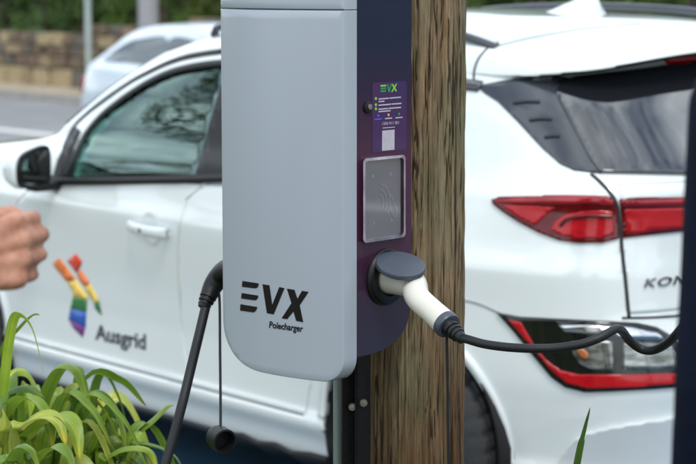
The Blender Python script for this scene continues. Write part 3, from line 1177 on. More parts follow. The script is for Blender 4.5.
M['whitep'] = material('white_print', (.46, .44, .52), .5, var=.08)
M['label'] = material('pale_label', (.50, .47, .52), .5, var=.12, vscale=(120, 120, 120))
M['bluep'] = material('blue_print', (.08, .12, .65), .5, var=.1)
M['orangep'] = material('orange_print', (.8, .45, .2), .5, var=.1)
M['steel'] = material('bolt_steel', (.34, .31, .27), .5, metal=.6, var=.3, vscale=(90, 90, 90))
M['bracket'] = material('black_bracket', (.010, .010, .010), .6, spec=.25, var=.4, vscale=(30, 30, 30), bump=.2, bscale=(120, 120, 120))
M['galv'] = material('galvanised_green_grey', (.30, .37, .35), .5, metal=.3, var=.2, vscale=(12, 12, 3))
# side panel print: navy to plum and back to navy, printed on the panel
mm = material('side_panel_print', (.010, .014, .035), .32, coat=.3, coat_rough=.1, spec=.35)
t = mm.node_tree
tcn = t.nodes.new('ShaderNodeTexCoord')
sx = t.nodes.new('ShaderNodeSeparateXYZ')
mr = t.nodes.new('ShaderNodeMapRange')
mr.inputs[1].default_value = 0
mr.inputs[2].default_value = .83
t.links.new(tcn.outputs['Object'], sx.inputs[0])
t.links.new(sx.outputs[2], mr.inputs[0])
c_ = ramp(mr.outputs[0], [(.0, (.013, .019, .042)), (.14, (.026, .014, .040)), (.30, (.056, .015, .040)), (.48, (.060, .017, .043)), (.63, (.026, .014, .044)), (.72, (.013, .017, .042)), (1, (.012, .018, .042))])
t.links.new(c_.outputs[0], t.nodes['Principled BSDF'].inputs['Base Color'])
M['side'] = mm
M['acrylic'] = glass_mat('acrylic_window', (.88, .84, .88), .20, .04)

P0 = at(344, 384, 3.5)
BZ = -math.atan2(.685, .729)
ch = empty('wall_charger', tuple(P0), BZ)
tag(ch, 'grey electric car charger with navy side panel, strapped to the timber pole', 'charger')
CI = (Matrix.Translation(P0) @ Matrix.Rotation(BZ, 4, 'Z')).inverted()
CO, CR = CI @ CAM, CI.to_3x3()
W_, D1, D2 = .314, .033, .172


def on_side(px, py, x=-.002):
    d = CR @ ray(px, py)
    return CO + d * ((x - CO.x) / d.x)


def on_front(px, py, off=.0):
    d = CR @ ray(px, py)
    p = CO + d * ((-CO.y) / d.y)
    for _ in range(4):
        yb = -bulge(p.x, p.z) - off
        p = CO + d * ((yb - CO.y) / d.y)
    return p


def bulge(x, z):
    k = min(1, abs(2 * (x + W_ / 2) / W_))
    return .030 * (1 - k ** 2.0)


def rrect(x0, x1, z0, z1, rs, n=14):
    """rs: radii (bl, br, tr, tl) as (rx, rz)"""
    P = []
    for (cx, cz, sx_, sz_, (rx, rz), a0) in ((x0, z0, 1, 1, rs[0], 180), (x1, z0, -1, 1, rs[1], 270), (x1, z1, -1, -1, rs[2], 0), (x0, z1, 1, -1, rs[3], 90)):
        ox, oz = cx + sx_ * rx, cz + sz_ * rz
        for i in range(n + 1):
            an = R(a0 + 90 * i / n)
            P.append(Vector((ox + rx * math.cos(an), oz + rz * math.sin(an))))
    out = []
    for i in range(len(P)):
        p, q = P[i], P[(i + 1) % len(P)]
        k = max(1, int((q - p).length / .008))
        out += [p + (q - p) * j / k for j in range(k)]
    return out


def inset(P, d):
    out = []
    n = len(P)
    for i in range(n):
        a, b = P[i - 1], P[(i + 1) % n]
        tt = (b - a).normalized()
        out.append(P[i] + Vector((-tt.y, tt.x)) * d)
    return out


def cover_piece(name, P, mat, parent):
    rings = [(0, D1), (0, .0030), (.0009, .0009), (.0030, 0)]
    V, F = [], []
    n = len(P)
    for (d, y) in rings:
        for p in inset(P, d):
            V.append(Vector((p.x, y - bulge(p.x, p.y), p.y)))
    for r_ in range(len(rings) - 1):
        for i in range(n):
            F.append((r_ * n + i, r_ * n + (i + 1) % n, (r_ + 1) * n + (i + 1) % n, (r_ + 1) * n + i))
    inn = inset(P, .0030)
    pl = [(p.x, p.y) for p in inn]
    pts = list(inn)
    x = -W_ + .012
    while x < 0:
        z = min(p.y for p in inn) + .012
        while z < max(p.y for p in inn):
            if inside(pl, x, z) and min((Vector((x, z)) - p).length for p in inn) > .004:
                pts.append(Vector((x, z)))
            z += .014
        x += .006
    v, e, f, *_ = delaunay_2d_cdt(pts, [(i, (i + 1) % n) for i in range(n)], [], 1, 1e-6)
    base = len(V)
    V += [Vector((p.x, -bulge(p.x, p.y), p.y)) for p in v]
    F += [tuple(base + i for i in t_) for t_ in f]
    V += [Vector((p.x, D1, p.y)) for p in P]
    F.append(tuple(range(len(V) - n, len(V))))
    bm2 = bmesh.new()
    vs = [bm2.verts.new(q) for q in V]
    for f_ in F:
        try:
            bm2.faces.new([vs[i] for i in f_])
        except ValueError:
            pass
    bmesh.ops.remove_doubles(bm2, verts=bm2.verts[:], dist=2e-5)
    return bm_obj(name, bm2, mat, parent, auto=24)


seam_z = on_front(344, 10).z
cv = cover_piece('front_cover', rrect(-W_, 0, 0, seam_z - .0006, ((.13, .080), (.042, .042), (.0008, .0008), (.0008, .0008))), M['cover'], ch)
cover_piece('top_cap', rrect(-W_, 0, seam_z + .0006, .86, ((.0008, .0008), (.0008, .0008), (.042, .042), (.06, .06))), M['cover'], ch)
# dark side body
prof = [on_side(*p) for p in ((357, 358.5), (370, 354.5), (383, 350), (393, 345), (401, 338), (407, 328.5), (410.3, 317), (411.4, 302), (411.6, 285))]
prof = [(p.y, p.z) for p in prof]
yb = prof[-1][0]
prof[0] = (D1 + .0005, prof[0][1])
outl = prof + [(yb, .84), (D1 + .0005, .84)]
bm2 = bmesh.new()
va = [bm2.verts.new((-.003, p[0], p[1])) for p in outl]
vb = [bm2.verts.new((-W_ + .10, p[0], p[1])) for p in outl]
fa_ = bm2.faces.new(va)
fb_ = bm2.faces.new(vb[::-1])
for i in range(len(va)):
    j = (i + 1) % len(va)
    bm2.faces.new((va[i], vb[i], vb[j], va[j]))
bmesh.ops.bevel(bm2, geom=[e for e in bm2.edges if e in fa_.edges or e in fb_.edges], offset=.003, segments=2, affect='EDGES')
bm_obj('side_body', bm2, M['side'], ch, auto=30)

# front lettering
def front_print(name, pl, parent=None, step=1.8):
    P = [Vector(p) for p in pl]
    b = []
    for i in range(len(P)):
        p, q = P[i], P[(i + 1) % len(P)]
        k = max(1, int((q - p).length / step))
        b += [p + (q - p) * j / k for j in range(k)]
    ring = [(p.x, p.y) for p in b]
    pts = list(b)
    y = min(p.y for p in b) + step * .5
    while y < max(p.y for p in b):
        x = min(p.x for p in b) + step * .5
        while x < max(p.x for p in b):
            if inside(ring, x, y) and min((Vector((x, y)) - p).length for p in b) > step * .4:
                pts.append(Vector((x, y)))
            x += step
        y += step
    v, e, f, *_ = delaunay_2d_cdt(pts, [(i, (i + 1) % len(b)) for i in range(len(b))], [], 1, 1e-6)
    return mesh(name, [on_front(p.x, p.y, .0007) for p in v], [tuple(t_) for t_ in f], M['evx'], parent or cv, smooth=False)


front_print('logo_bar', [(242.3, 280.9), (258.6, 283.4), (258.4, 285.6), (257, 287.8), (254.8, 288.4), (241.8, 286.8)])
front_print('logo_bar', [(241.6, 293), (258.2, 295.6), (257.8, 297.8), (256.4, 299.8), (254.4, 300.3), (241, 298.6)])
front_print('logo_bar', [(240.4, 304.2), (257.2, 307), (256.6, 309.4), (255, 311.6), (253, 312.4), (240, 310.6)])
front_print('logo_letter', [(262.4, 284.2), (269.3, 285.2), (272.2, 304.8), (279.2, 287), (284.4, 288.2), (273.6, 314.4), (266.8, 313.2)])
front_print('logo_letter', [(286.8, 288.6), (294.4, 289.8), (297.4, 298.8), (302, 290.8), (308.6, 291.9), (299.6, 305.4), (303.2, 322.3), (296.2, 320.9), (293.4, 311.6), (287, 319.2), (281.6, 318.3), (291.4, 303.2)])
tv, tf, (x0, x1, y0, y1) = text_verts('Polecharger', 1, .12, .026, 1.0)
V = []
for v in tv:
    a, b = (v.x - x0) / (x1 - x0), v.y
    V.append(on_front(269 + a * 34, 327.6 - b * 9.2 + a * 4.4, .0007))
mesh('logo_lettering', V, tf, M['evx'], cv, smooth=False)


# prints and fittings on the side panel
def side_poly(name, pl, mat, off, parent, th=None, rnd=0):
    b = [Vector(p) for p in pl]
    V = [on_side(p.x, p.y, -.003 + off) for p in b]
    o = mesh(name, V, [tuple(range(len(V)))], mat, parent, smooth=False)
    if th:
        solid(o, th, 0)
    return o


def side_text(name, txt, px, py, pw, ph, mat, off, parent, slope=-.075, bold=.01, shear=0):
    tv, tf, (x0, x1, y0, y1) = text_verts(txt, 1, shear, bold)
    V = []
    for v in tv:
        a, b = (v.x - x0) / (x1 - x0), (v.y - y0) / (y1 - y0)
        V.append(on_side(px + a * pw, py - b * ph + slope * a * pw, -.003 + off))
    return mesh(name, V, tf, mat, parent, smooth=False)


def side_rr(x0, x1, y0, y1, sl0, sl1, r=2.0, n=5):
    """rounded quadrilateral in the picture, top edge slope sl0 and bottom edge slope sl1"""
    P = []
    for (cx, cy, sx_, sy_, a0) in ((x0, y1, 1, -1, 180), (x1, y1, -1, -1, 270), (x1, y0, -1, 1, 0), (x0, y0, 1, 1, 90)):
        ox, oy = cx + sx_ * r * .75, cy + sy_ * r
        for i in range(n + 1):
            an = R(a0 + 90 * i / n)
            X, Y = ox + r * .75 * math.cos(an), oy - r * math.sin(an)
            k = (Y - y0) / (y1 - y0)
            P.append((X, Y + (sl0 * (1 - k) + sl1 * k) * (X - x0)))
    return P


stk = side_poly('sticker', side_rr(372.2, 406.6, 82.6, 153, -.055, -.09, 2.6), M['sticker'], .0005, ch)
for k, yy in enumerate((84.6, 87.3, 90)):
    side_poly('logo_bar', [(380.6, yy + .3), (386.2, yy), (385.9, yy + 1.7), (380.5, yy + 2.0)], M['greenp'] if k else M['lime'], .0009, stk)
side_poly('logo_letter', [(386.9, 84.3), (388.2, 84.2), (389.1, 89.6), (390.6, 84), (391.7, 83.9), (389.7, 91.8), (388.3, 91.9)], M['greenp'], .0009, stk)
side_poly('logo_letter', [(391.6, 84), (393.2, 83.9), (394.4, 86.5), (395.8, 83.6), (397.2, 83.5), (395.2, 87.6), (397, 91.2), (395.4, 91.4), (394.2, 89), (392.6, 91.7), (391, 91.9), (393.4, 87.8)], M['lime'], .0009, stk)
for (yy, wds) in ((98.4, ((378.6, 389), (389.6, 401))), (101, ((378.6, 384.5),)), (104.6, ((378.6, 391), (391.6, 401.5))), (108.6, ((378.6, 388), (388.6, 401))), (111, ((378.6, 390.5),))):
    for (xa, xb) in wds:
        side_poly('fine_print', [(xa, yy - .085 * (xa - 378)), (xb, yy - .085 * (xb - 378)), (xb, yy + 1.3 - .085 * (xb - 378)), (xa, yy + 1.3 - .085 * (xa - 378))], M['whitep'], .0009, stk)
for yy in (98.5, 104.7, 108.7):
    side_poly('bullet', [(375.9 + 1.15 * math.cos(2 * math.pi * i / 12), yy + 1.5 * math.sin(2 * math.pi * i / 12)) for i in range(12)], M['lime'], .0009, stk)
for xx, yy, mt in ((378.2, 115.6, 'bluep'), (388.6, 114.8, 'orangep'), (399, 114, 'greenp')):
    side_poly('icon_dot', [(xx + 1.0 * math.cos(2 * math.pi * i / 12), yy + 1.4 * math.sin(2 * math.pi * i / 12)) for i in range(12)], M[mt], .0009, stk)
    side_poly('fine_print', [(xx - 3.6, yy + 3.2), (xx + 3.6, yy + 2.6), (xx + 3.6, yy + 3.8), (xx - 3.6, yy + 4.4)], M['bluep'] if mt == 'bluep' else M['whitep'], .0009, stk)
side_text('phone_number', '1300 911 001', 382.4, 125.2, 16.5, 3.0, M['whitep'], .0009, stk)
side_poly('fine_print', [(382.6, 127.6), (395, 126.6), (395, 127.4), (382.6, 128.4)], M['label'], .0009, stk)
side_poly('blank_label', [(382.2, 130.6), (394.6, 129.5), (394.4, 149.6), (382, 150.8)], M['label'], .0009, stk)

lk = on_side(367.2, 107.3, -.003)
lathe('lock', [(0, .0105), (.004, .0105), (.005, .0085), (.0052, .001)], lk, (1, 0, 0), M['plastic'], ch, 28)
lathe('lock_core', [(0, .0050), (.0066, .0050), (.007, .001)], lk + Vector((0, .0015, .001)), (1, 0, 0), M['steel'], ch, 20)

# card reader window: raised clear box with the tap symbol
rd_out = side_rr(363.2, 405.6, 158.6, 243.4, -.10, -.15, 4.5)
rd_in = side_rr(365.4, 403.8, 161.2, 240.4, -.10, -.148, 4.0)
rb = side_poly('card_reader', rd_out, material('reader_plate', (.46, .37, .43), .3, coat=.8, col2=(.28, .33, .31), vscale=(9, 9, 14)), .0012, ch)
n_ = len(rd_out)
V = [on_side(p[0], p[1], -.0015) for p in rd_out] + [on_side(p[0], p[1], .0075) for p in rd_out] + [on_side(p[0], p[1], .0085) for p in rd_in] + [on_side(p[0], p[1], .0045) for p in rd_in]
F = []
for r_ in range(3):
    for i in range(n_):
        F.append((r_ * n_ + i, r_ * n_ + (i + 1) % n_, (r_ + 1) * n_ + (i + 1) % n_, (r_ + 1) * n_ + i))
mesh('reader_frame', V, F, material('clear_frame', (.40, .33, .39), .12, coat=1, col2=(.20, .16, .20), vscale=(30, 30, 30)), rb, auto=30)
side_poly('reader_glass', rd_in, M['acrylic'], .0075, rb)
icon = material('icon_white', (.70, .70, .72), .4, var=.1)


def sp(px, py, off=.0028):
    return on_side(px, py, -.003 + off)


for rr_ in (6.0, 10.5, 15.0):
    tube('tap_wave', [sp(379.0 + rr_ * .72 * math.cos(an), 203 - .1 * rr_ * math.cos(an) - rr_ * 1.25 * math.sin(an)) for an in [R(-62 + 124 * i / 14) + R(25) for i in range(15)]], .0016, icon, rb, 8)
tube('tap_hand', smooth_path([sp(*p) for p in ((388, 193), (391.5, 197), (393.5, 203), (396, 208), (396.5, 214), (394, 216.5), (391.5, 212), (390, 206))], 5), .0016, icon, rb, 8)
for p in ((372.5, 176), (390.5, 174), (373.5, 222.5), (391, 220)):
    lathe('reader_light', [(0, .0032), (.001, .0032), (.0014, .001)], sp(*p, .001), (1, 0, 0), icon, rb, 14)

# socket, lid and plug
sk = sp(385.5, 277, 0)
soc = lathe('socket', [(0, .052), (.004, .052), (.006, .049), (.012, .047), (.014, .042), (.014, .034), (.004, .033), (.004, .002)], sk, (1, 0, 0), M['plastic'], ch, 48)
hinge = sk + Vector((.012, -.002, .040))
WI = CI.to_3x3()
ax = (WI @ Vector((.12, -.36, .92))).normalized()
lc = CI @ at(400.5, 266.5, (CI.inverted() @ sk).y - .045)
lid = lathe('socket_lid', [(-.004, .001), (-.004, .0425), (-.003, .0445), (.004, .0452), (.0058, .0440), (.0064, .0400), (.0066, .001)], lc, ax, M['lid'], ch, 56)
box('lid_hinge', (.016, .020, .010), hinge, M['plastic'], ch, .002)
box('lid_hinge', (.030, .012, .006), hinge.lerp(lc, .35), M['lid'], ch, .002)
dep = (CI.inverted() @ sk).y
plug = empty('charging_plug', tuple(at(448, 325, dep - .15)))
tag(plug, 'ivory charging plug with black cable pushed into the charger socket', 'charging cable')
PL = Matrix.Translation(plug.location).inverted()
h0 = CI.inverted() @ (sk + Vector((.002, 0, 0)))
h1 = CI.inverted() @ (sk + Vector((.050, 0, -.001)))
h1b = CI.inverted() @ (sk + Vector((.068, 0, -.008)))
g0 = at(418, 298, dep - .090)
g1 = at(433, 312, dep - .122)
g2 = at(445.5, 323.5, dep - .148)
path = smooth_path([h0, h1, h1b, g0, g1, g2], 8)
rads = np.interp(np.linspace(0, 1, len(path)), [0, .18, .30, .42, .60, .8, .97, 1.0], [.0290, .0290, .0265, .0240, .0222, .0215, .0228, .0220])
tube('plug_body', [PL @ p for p in path], list(rads), M['white_plastic'], plug, 32)
gd = (g2 - g1).normalized()
lathe('plug_collar', [(-.004, .0236), (.006, .0242), (.010, .0225), (.011, .010)], PL @ g2, gd, M['lid'], plug, 32)
lathe('strain_relief', [(.009, .0165), (.020, .0150), (.021, .0125), (.024, .0125), (.025, .0145), (.029, .0142), (.030, .0120), (.033, .0120), (.034, .0135), (.038, .0130), (.039, .0110), (.05, .0095)], PL @ g2, gd, M['plastic'], plug, 24)
cs = g2 + gd * .045
cpx = [(468, 339.5, -.20), (484, 344, -.22), (505, 347, -.24), (530, 348.5, -.26), (556, 348, -.27), (580, 344.5, -.28), (597, 339, -.28), (609, 332.5, -.27), (616.5, 328.8, -.25), (622, 331, -.21), (629, 340, -.18), (640, 348.5, -.17), (651, 350.5, -.18), (662, 346.5, -.20), (674, 337, -.24), (690, 318, -.30), (712, 296, -.34), (738, 300, -.34), (756, 340, -.3), (762, 420, -.25), (764, 520, -.2), (768, 700, -.1), (775, 880, 0)]
tube('cable', [PL @ p for p in smooth_path([cs] + [at(x, y, dep + d) for (x, y, d) in cpx], 8)], .0078, M['cable'], plug, 14)
th0 = at(446.5, 333, dep - .150)
tube('tether', [PL @ p for p in smooth_path([g2 + gd * .014, at(447, 338, dep - .150), at(447.3, 360, dep - .150), at(448, 420, dep - .15), at(449, 500, dep - .15)], 6)], .0026, M['cable'], plug, 8)
tc0 = at(449, 500, dep - .15)
lathe('dust_cap', [(0, .004), (.004, .024), (.045, .024), (.045, .021), (.01, .020), (.01, .002)], PL @ tc0, (.15, 0, -1), M['plastic'], plug, 28)

# stowed plug on the far side of the box, its cable and dust cap
sp_ = empty('stowed_plug', tuple(at(210, 296, 3.80)))
tag(sp_, 'black plug stowed on the charger flank, its cable hanging past the leaves', 'charging cable')
SL = Matrix.Translation(sp_.location).inverted()
hp = [at(240, 268, 3.74), at(228, 270, 3.78), at(220, 276, 3.80), at(213, 286, 3.80), at(208.5, 296, 3.79)]
tube('plug_body', [SL @ p for p in smooth_path(hp, 6)], list(np.interp(np.linspace(0, 1, 25), [0, .3, .7, 1], [.022, .022, .0195, .0165])), M['plastic'], sp_, 24)
gd2 = (hp[-1] - hp[-2]).normalized()
lathe('strain_relief', [(-.002, .0165), (.004, .0165), (.005, .013), (.008, .013), (.009, .0155), (.013, .015), (.014, .012), (.017, .012), (.018, .0135), (.026, .0105)], SL @ hp[-1], gd2, M['plastic'], sp_, 22)
cp = [(207, 301, 3.785), (203, 318, 3.77), (197, 343, 3.75), (190, 372, 3.73), (182, 405, 3.70), (172.5, 440, 3.68), (162, 475, 3.66), (148, 520, 3.64), (136, 600, 3.62), (130, 700, 3.62), (140, 790, 3.62), (175, 822, 3.64), (230, 815, 3.70), (262, 800, 3.8)]
tube('cable', [SL @ p for p in smooth_path([at(*c) for c in cp], 8)], .0094, M['cable'], sp_, 14)
tube('tether', [SL @ p for p in smooth_path([at(217, 288, 3.80), at(219.5, 300, 3.79), at(220, 350, 3.75), at(220.5, 400, 3.72), at(220.5, 430, 3.70)], 6)], .0026, M['cable'], sp_, 8)
c0 = at(216, 436, 3.71)
cax = (at(231, 445.5, 3.65) - c0).normalized()
lathe('dust_cap', [(0, .018), (.002, .0215), (.006, .0225), (.012, .0225), (.013, .0238), (.042, .0238), (.0425, .0205), (.012, .0195), (.012, .001)], SL @ c0, cax, M['plastic'], sp_, 36)
box('cap_loop', (.010, .012, .012), SL @ at(219.5, 429, 3.70), M['plastic'], sp_, .003)

# steel bracket under the box, its bolts and the conduit on the pole
def world_box(name, px0, px1, py0, py1, d0, d1, mat, parent):
    a0, a1 = at(px0, py0, d0), at(px1, py0, d1)
    z1, z0 = a0.z, at(px0, py1, d0).z
    ex = (a1 - a0)
    ex.z = 0
    nrm = Vector((ex.y, -ex.x, 0)).normalized() * -.006
    bm3 = bmesh.new()
    vs = [bm3.verts.new(Vector((q.x, q.y, z))) for z in (z0, z1) for q in (a0, a0 + ex, a0 + ex + nrm, a0 + nrm)]
    for f in ((0, 1, 2, 3), (4, 7, 6, 5), (0, 4, 5, 1), (1, 5, 6, 2), (2, 6, 7, 3), (3, 7, 4, 0)):
        bm3.faces.new([vs[i] for i in f])
    bmesh.ops.bevel(bm3, geom=bm3.edges[:], offset=.0012, segments=2, affect='EDGES')
    bmesh.ops.transform(bm3, matrix=CI, verts=bm3.verts[:])
    return bm_obj(name, bm3, mat, parent)


br = world_box('mounting_bracket', 342.5, 356, 352, 640, 3.735, 3.745, M['bracket'], ch)
br2 = world_box('mounting_bracket', 357, 371, 352, 640, 3.72, 3.755, M['bracket'], ch)
for (x, y, d, r_) in ((363.6, 403, 3.72, .0058), (352.3, 407, 3.73, .0058)):
    p = CI @ at(x, y, d)
    lathe('bolt', [(0, r_ * 1.25), (.002, r_ * 1.25), (.002, r_), (.006, r_ * .95), (.0066, .001)], p, (CR @ Vector((.05, -1, .05))), M['steel'], ch, 6 if r_ > .006 else 14)
cdp = [at(337.5, 370, 3.80), at(337.5, 420, 3.80), at(337.8, 470, 3.80)]
cd = tube('conduit_pipe', [Vector((cdp[0].x, cdp[0].y, z)) for z in (.12, .6, 1.0, 1.35)], .0085, M['galv'])
tag(cd, 'thin galvanised conduit pipe running down beside the timber pole', 'pipe')

# ------------------------------------------------------------------ far side of the street
STONES = [material('sandstone_' + n_, c, .9, var=.35, vscale=(6, 6, 6), bump=.6, bscale=(25, 25, 25), bdist=.02) for n_, c in
          (('tan', (.36, .27, .165)), ('yellow', (.46, .36, .21)), ('brown', (.20, .145, .095)), ('grey', (.17, .15, .125)), ('pale', (.42, .36, .27)))]
M['mortar'] = material('wall_core', (.10, .08, .06), .95, var=.3)


def wall_top(a):
    return float(np.interp(a, [22, 25, 28.5], [1.06, .98, .74]))


wl = tag(prism_strip('stone_wall', -60, 90, 17.60, 17.80, -.45, .58, M['mortar'], bev=0), 'low rough sandstone wall across the street, hedge growing above it', 'wall')
r2 = random.Random(3)
stone_meshes = []
for k in range(10):
    bm3 = bmesh.new()
    bmesh.ops.create_cube(bm3, size=1)
    bmesh.ops.subdivide_edges(bm3, edges=bm3.edges[:], cuts=1, use_grid_fill=True)
    for v in bm3.verts:
        l = v.co.length
        v.co = v.co * (1 - .16 * (l - .5)) + Vector((r2.uniform(-.05, .05), r2.uniform(-.05, .05), r2.uniform(-.06, .06)))
    me = bpy.data.meshes.new('stone')
    bmesh.ops.recalc_face_normals(bm3, faces=bm3.faces[:])
    bm3.to_mesh(me)
    bm3.free()
    me.materials.append(STONES[k % 5])
    stone_meshes.append(me)
rot = Matrix.Rotation(PHI + math.pi / 2, 4, 'Z')
nst = 0
courses = [(-.12, .32), (.20, .20), (.40, .17), (.57, .19), (.76, .16), (.92, .15)]
for ci, (z0, hh) in enumerate(courses):
    a = 19.0 + r2.uniform(0, .2)
    while a < 33:
        ln = r2.uniform(.22, .5) * (1.15 if ci == 0 else 1)
        if z0 + hh * .5 < wall_top(a):
            pick = r2.choice([1, 4, 0, 1, 6, 9, 3] if ci == 0 else [0, 2, 2, 3, 5, 7, 8, 2, 1])
            st_ = bpy.data.objects.new('stone', stone_meshes[pick])
            link(st_, wl)
            st_.matrix_world = Matrix.Translation(S(a + ln / 2, 17.60 + r2.uniform(-.03, .03), z0 + hh / 2)) @ rot @ Matrix.Diagonal((ln * .96, .30, hh * .94, 1))
            nst += 1
        a += ln + .015


def leaf_cloud(name, clumps, n, size, mat, parent, seed, fold=True):
    """leaf-sized faces spread over the shells of many small clumps"""
    r_ = random.Random(seed)
    V, F = [], []
    for i in range(n):
        c, rad = clumps[r_.randrange(len(clumps))]
        d = Vector((r_.gauss(0, 1), r_.gauss(0, 1), r_.gauss(0, 1))).normalized()
        k = r_.random() ** .45
        p = Vector(c) + Vector((d.x * rad[0], d.y * rad[1], d.z * rad[2])) * k
        a = Vector((r_.gauss(0, 1), r_.gauss(0, 1), r_.gauss(0, .6))).normalized()
        b = a.cross(Vector((r_.gauss(0, 1), r_.gauss(0, 1), r_.gauss(0, 1)))).normalized()
        s1, s2 = size * r_.uniform(.6, 1.3), size * r_.uniform(.3, .55)
        o_ = len(V)
        V += [p - a * s1, p + b * s2, p + a * s1, p - b * s2]
        F.append((o_, o_ + 1, o_ + 2, o_ + 3))
    return mesh(name, V, F, mat, parent, smooth=False)


LEAF = [material('foliage_' + n_, c, .6, var=.55, vscale=(2.5, 2.5, 2.5), spec=.3) for n_, c in (('deep', (.065, .125, .026)), ('mid', (.10, .175, .035)), ('olive', (.15, .19, .045)), ('fresh', (.14, .23, .04)))]
M['bark'] = material('bark', (.10, .075, .055), .9, var=.4, vscale=(10, 10, 3), bump=.6)


def shrub(a, b, w_, h, mat, seed, label, core=True):
    r_ = random.Random(seed)
    base = S(a, b, .64)
    root = empty('hedge_shrub', tuple(base))
    tag(root, label, 'shrub', 'shrubs above the stone wall')
    cl = []
    for k in range(46):
        an, rr = r_.uniform(0, 2 * math.pi), r_.random() ** .5
        z = r_.uniform(.05, 1) * h
        sh = 1 - .35 * (z / h) ** 2
        cl.append((Vector((math.cos(an) * rr * w_ * sh, math.sin(an) * rr * w_ * .8 * sh, z)), (r_.uniform(.18, .36) * w_, r_.uniform(.18, .36) * w_, r_.uniform(.12, .26))))
    leaf_cloud('foliage', cl, 5200, .055, mat, root, seed)
    for k in range(4):
        p0 = Vector((r_.uniform(-.2, .2), r_.uniform(-.2, .2), 0))
        tube('stem', [p0, p0 + Vector((r_.uniform(-.2, .2), r_.uniform(-.2, .2), h * .45)), p0 + Vector((r_.uniform(-.4, .4), r_.uniform(-.4, .4), h * .85))], [.045, .03, .012], M['bark'], root, 7)


over = 'leafy shrub topping the far wall, glimpsed over the white car roof'
SHR = [(0, 0, 'dark green shrub above the open stretch of stone wall, well clear of both posts'), (1, 1, 'mid green shrub above the stone wall, next to the one behind the slim post'),
       (2, 0, 'dark green shrub above the stone wall directly behind the slim pale post'), (3, 1, 'mid green shrub above the stone wall behind the thick grey pole'),
       (4, 3, 'fresh green shrub above the wall between the grey pole and the charger'), (5, 2, 'olive green loose shrub above the wall, half hidden by the charger'),
       (9, 1, over), (10, 1, over), (11, 1, over), (12, 1, over)]
for k, m_i, lb in SHR:
    shrub(32.0 - k * 1.35, 18.7 + .3 * (k % 2), 1.05, 2.6 + .3 * (k % 3), LEAF[m_i], 50 + k, lb)
hb = tag(prism_strip('far_bank', -40, 60, 21.5, 30, -.4, 5.0, LEAF[0], bev=.3), kind='structure')

# posts across the street
M['post'] = material('pale_green_post', (.45, .54, .52), .5, metal=.1, var=.15, vscale=(4, 4, 2))
M['grey_pole'] = material('grey_pole', (.34, .34, .36), .85, var=.25, vscale=(14, 14, 1), bump=.3, bscale=(60, 60, 4))
d_ = 17.15 / (N.x * (87.5 - 348) / 2016 + N.y)
p = Vector(((87.5 - 348) / 2016 * d_, d_, -.105))
po = empty('sign_post', tuple(p))
tag(po, 'slim pale green steel post standing before the stone wall', 'post')
tube('post_shaft', [(0, 0, 0), (0, 0, 1.5), (0, 0, 3.4)], .048, M['post'], po, 16)
lathe('post_cap', [(0, .068), (.03, .068), (.05, .03), (.055, .002)], (0, 0, 3.4), (0, 0, 1), M['post'], po, 16)
lathe('base_plate', [(0, .13), (.015, .13), (.02, .06)], (0, 0, 0), (0, 0, 1), M['post'], po, 16)
d_ = 16.9 / (N.x * (148 - 348) / 2016 + N.y)
p = Vector(((148 - 348) / 2016 * d_, d_, -.105))
V = []
gp = tube('power_pole', [(0, 0, 0), (0, 0, 2), (0, 0, 4.5), (0, 0, 8)], [.155, .15, .14, .12], M['grey_pole'], None, 28)
gp.location = p
tag(gp, 'thick grey power pole across the street behind the silver car', 'pole')

# ------------------------------------------------------------------ silver car passing in the far lane
zc = zroad(11.2)
sv = empty('silver_car', tuple(S(16.55, 11.05, zc)), R(-50))
tag(sv, 'silver hatchback on the road beyond, red tail lamp showing', 'car')
TAB2 = [(.16, .74, .15, 4.1), (.22, .82, .05, 4.2), (.40, .84, .01, 4.26), (.55, .85, .0, 4.27), (.72, .86, .03, 4.2), (.86, .845, .07, 3.95), (.93, .82, .10, 3.4),
        (.97, .79, .15, 3.05), (1.05, .745, .30, 2.85), (1.15, .70, .50, 2.65), (1.24, .655, .68, 2.45), (1.30, .61, .86, 2.28), (1.335, .55, 1.02, 2.12), (1.355, .45, 1.2, 1.98), (1.368, .3, 1.35, 1.85), (1.373, .12, 1.5, 1.7)]
z2 = np.unique(np.concatenate([np.linspace(.16, 1.26, 60), np.linspace(1.26, 1.373, 20)]))
bm = car_shell(TAB2, [(.16, 4), (.6, 4.5), (1.0, 4), (1.3, 4), (1.373, 2.4)], [(.16, 3.5), (.9, 4), (1.0, 5), (1.3, 5), (1.373, 2.4)], z2, 300)
SK2 = Skin(bm, sv)
for ax_ in (.78, 3.35):
    fs = cut_faces(bm, circle_poly(ax_, .31, .35, 22), lambda c: abs(c.y) > .45)
    bmesh.ops.delete(bm, geom=fs, context='FACES')
raw_obj('body', bm, [M['silver']], sv)
box('underbody', (4.0, 1.4, .10), (2.1, 0, .22), M['black_trim'], sv, .03)
for X_ in (.78, 3.35):
    for sd in (1, -1):
        wheel(sv, X_, sd, .31, .31, .20, .73)


def skin3(sk_, name, poly, mat, off, par_, sgn):
    """glass laid on the skin from an (x, z) outline"""
    b = [Vector(p) for p in poly]
    cx = sum((p for p in b), Vector((0, 0))) / len(b)
    V = [sk_.near((p.x, sgn * .72, p.y), off)[0] for p in b] + [sk_.near((cx.x, sgn * .72, cx.y), off)[0]]
    F = [(i, (i + 1) % len(b), len(b)) for i in range(len(b))]
    o = mesh(name, V, F, mat, par_, smooth=False)
    solid(o, .006, 0)
    return o


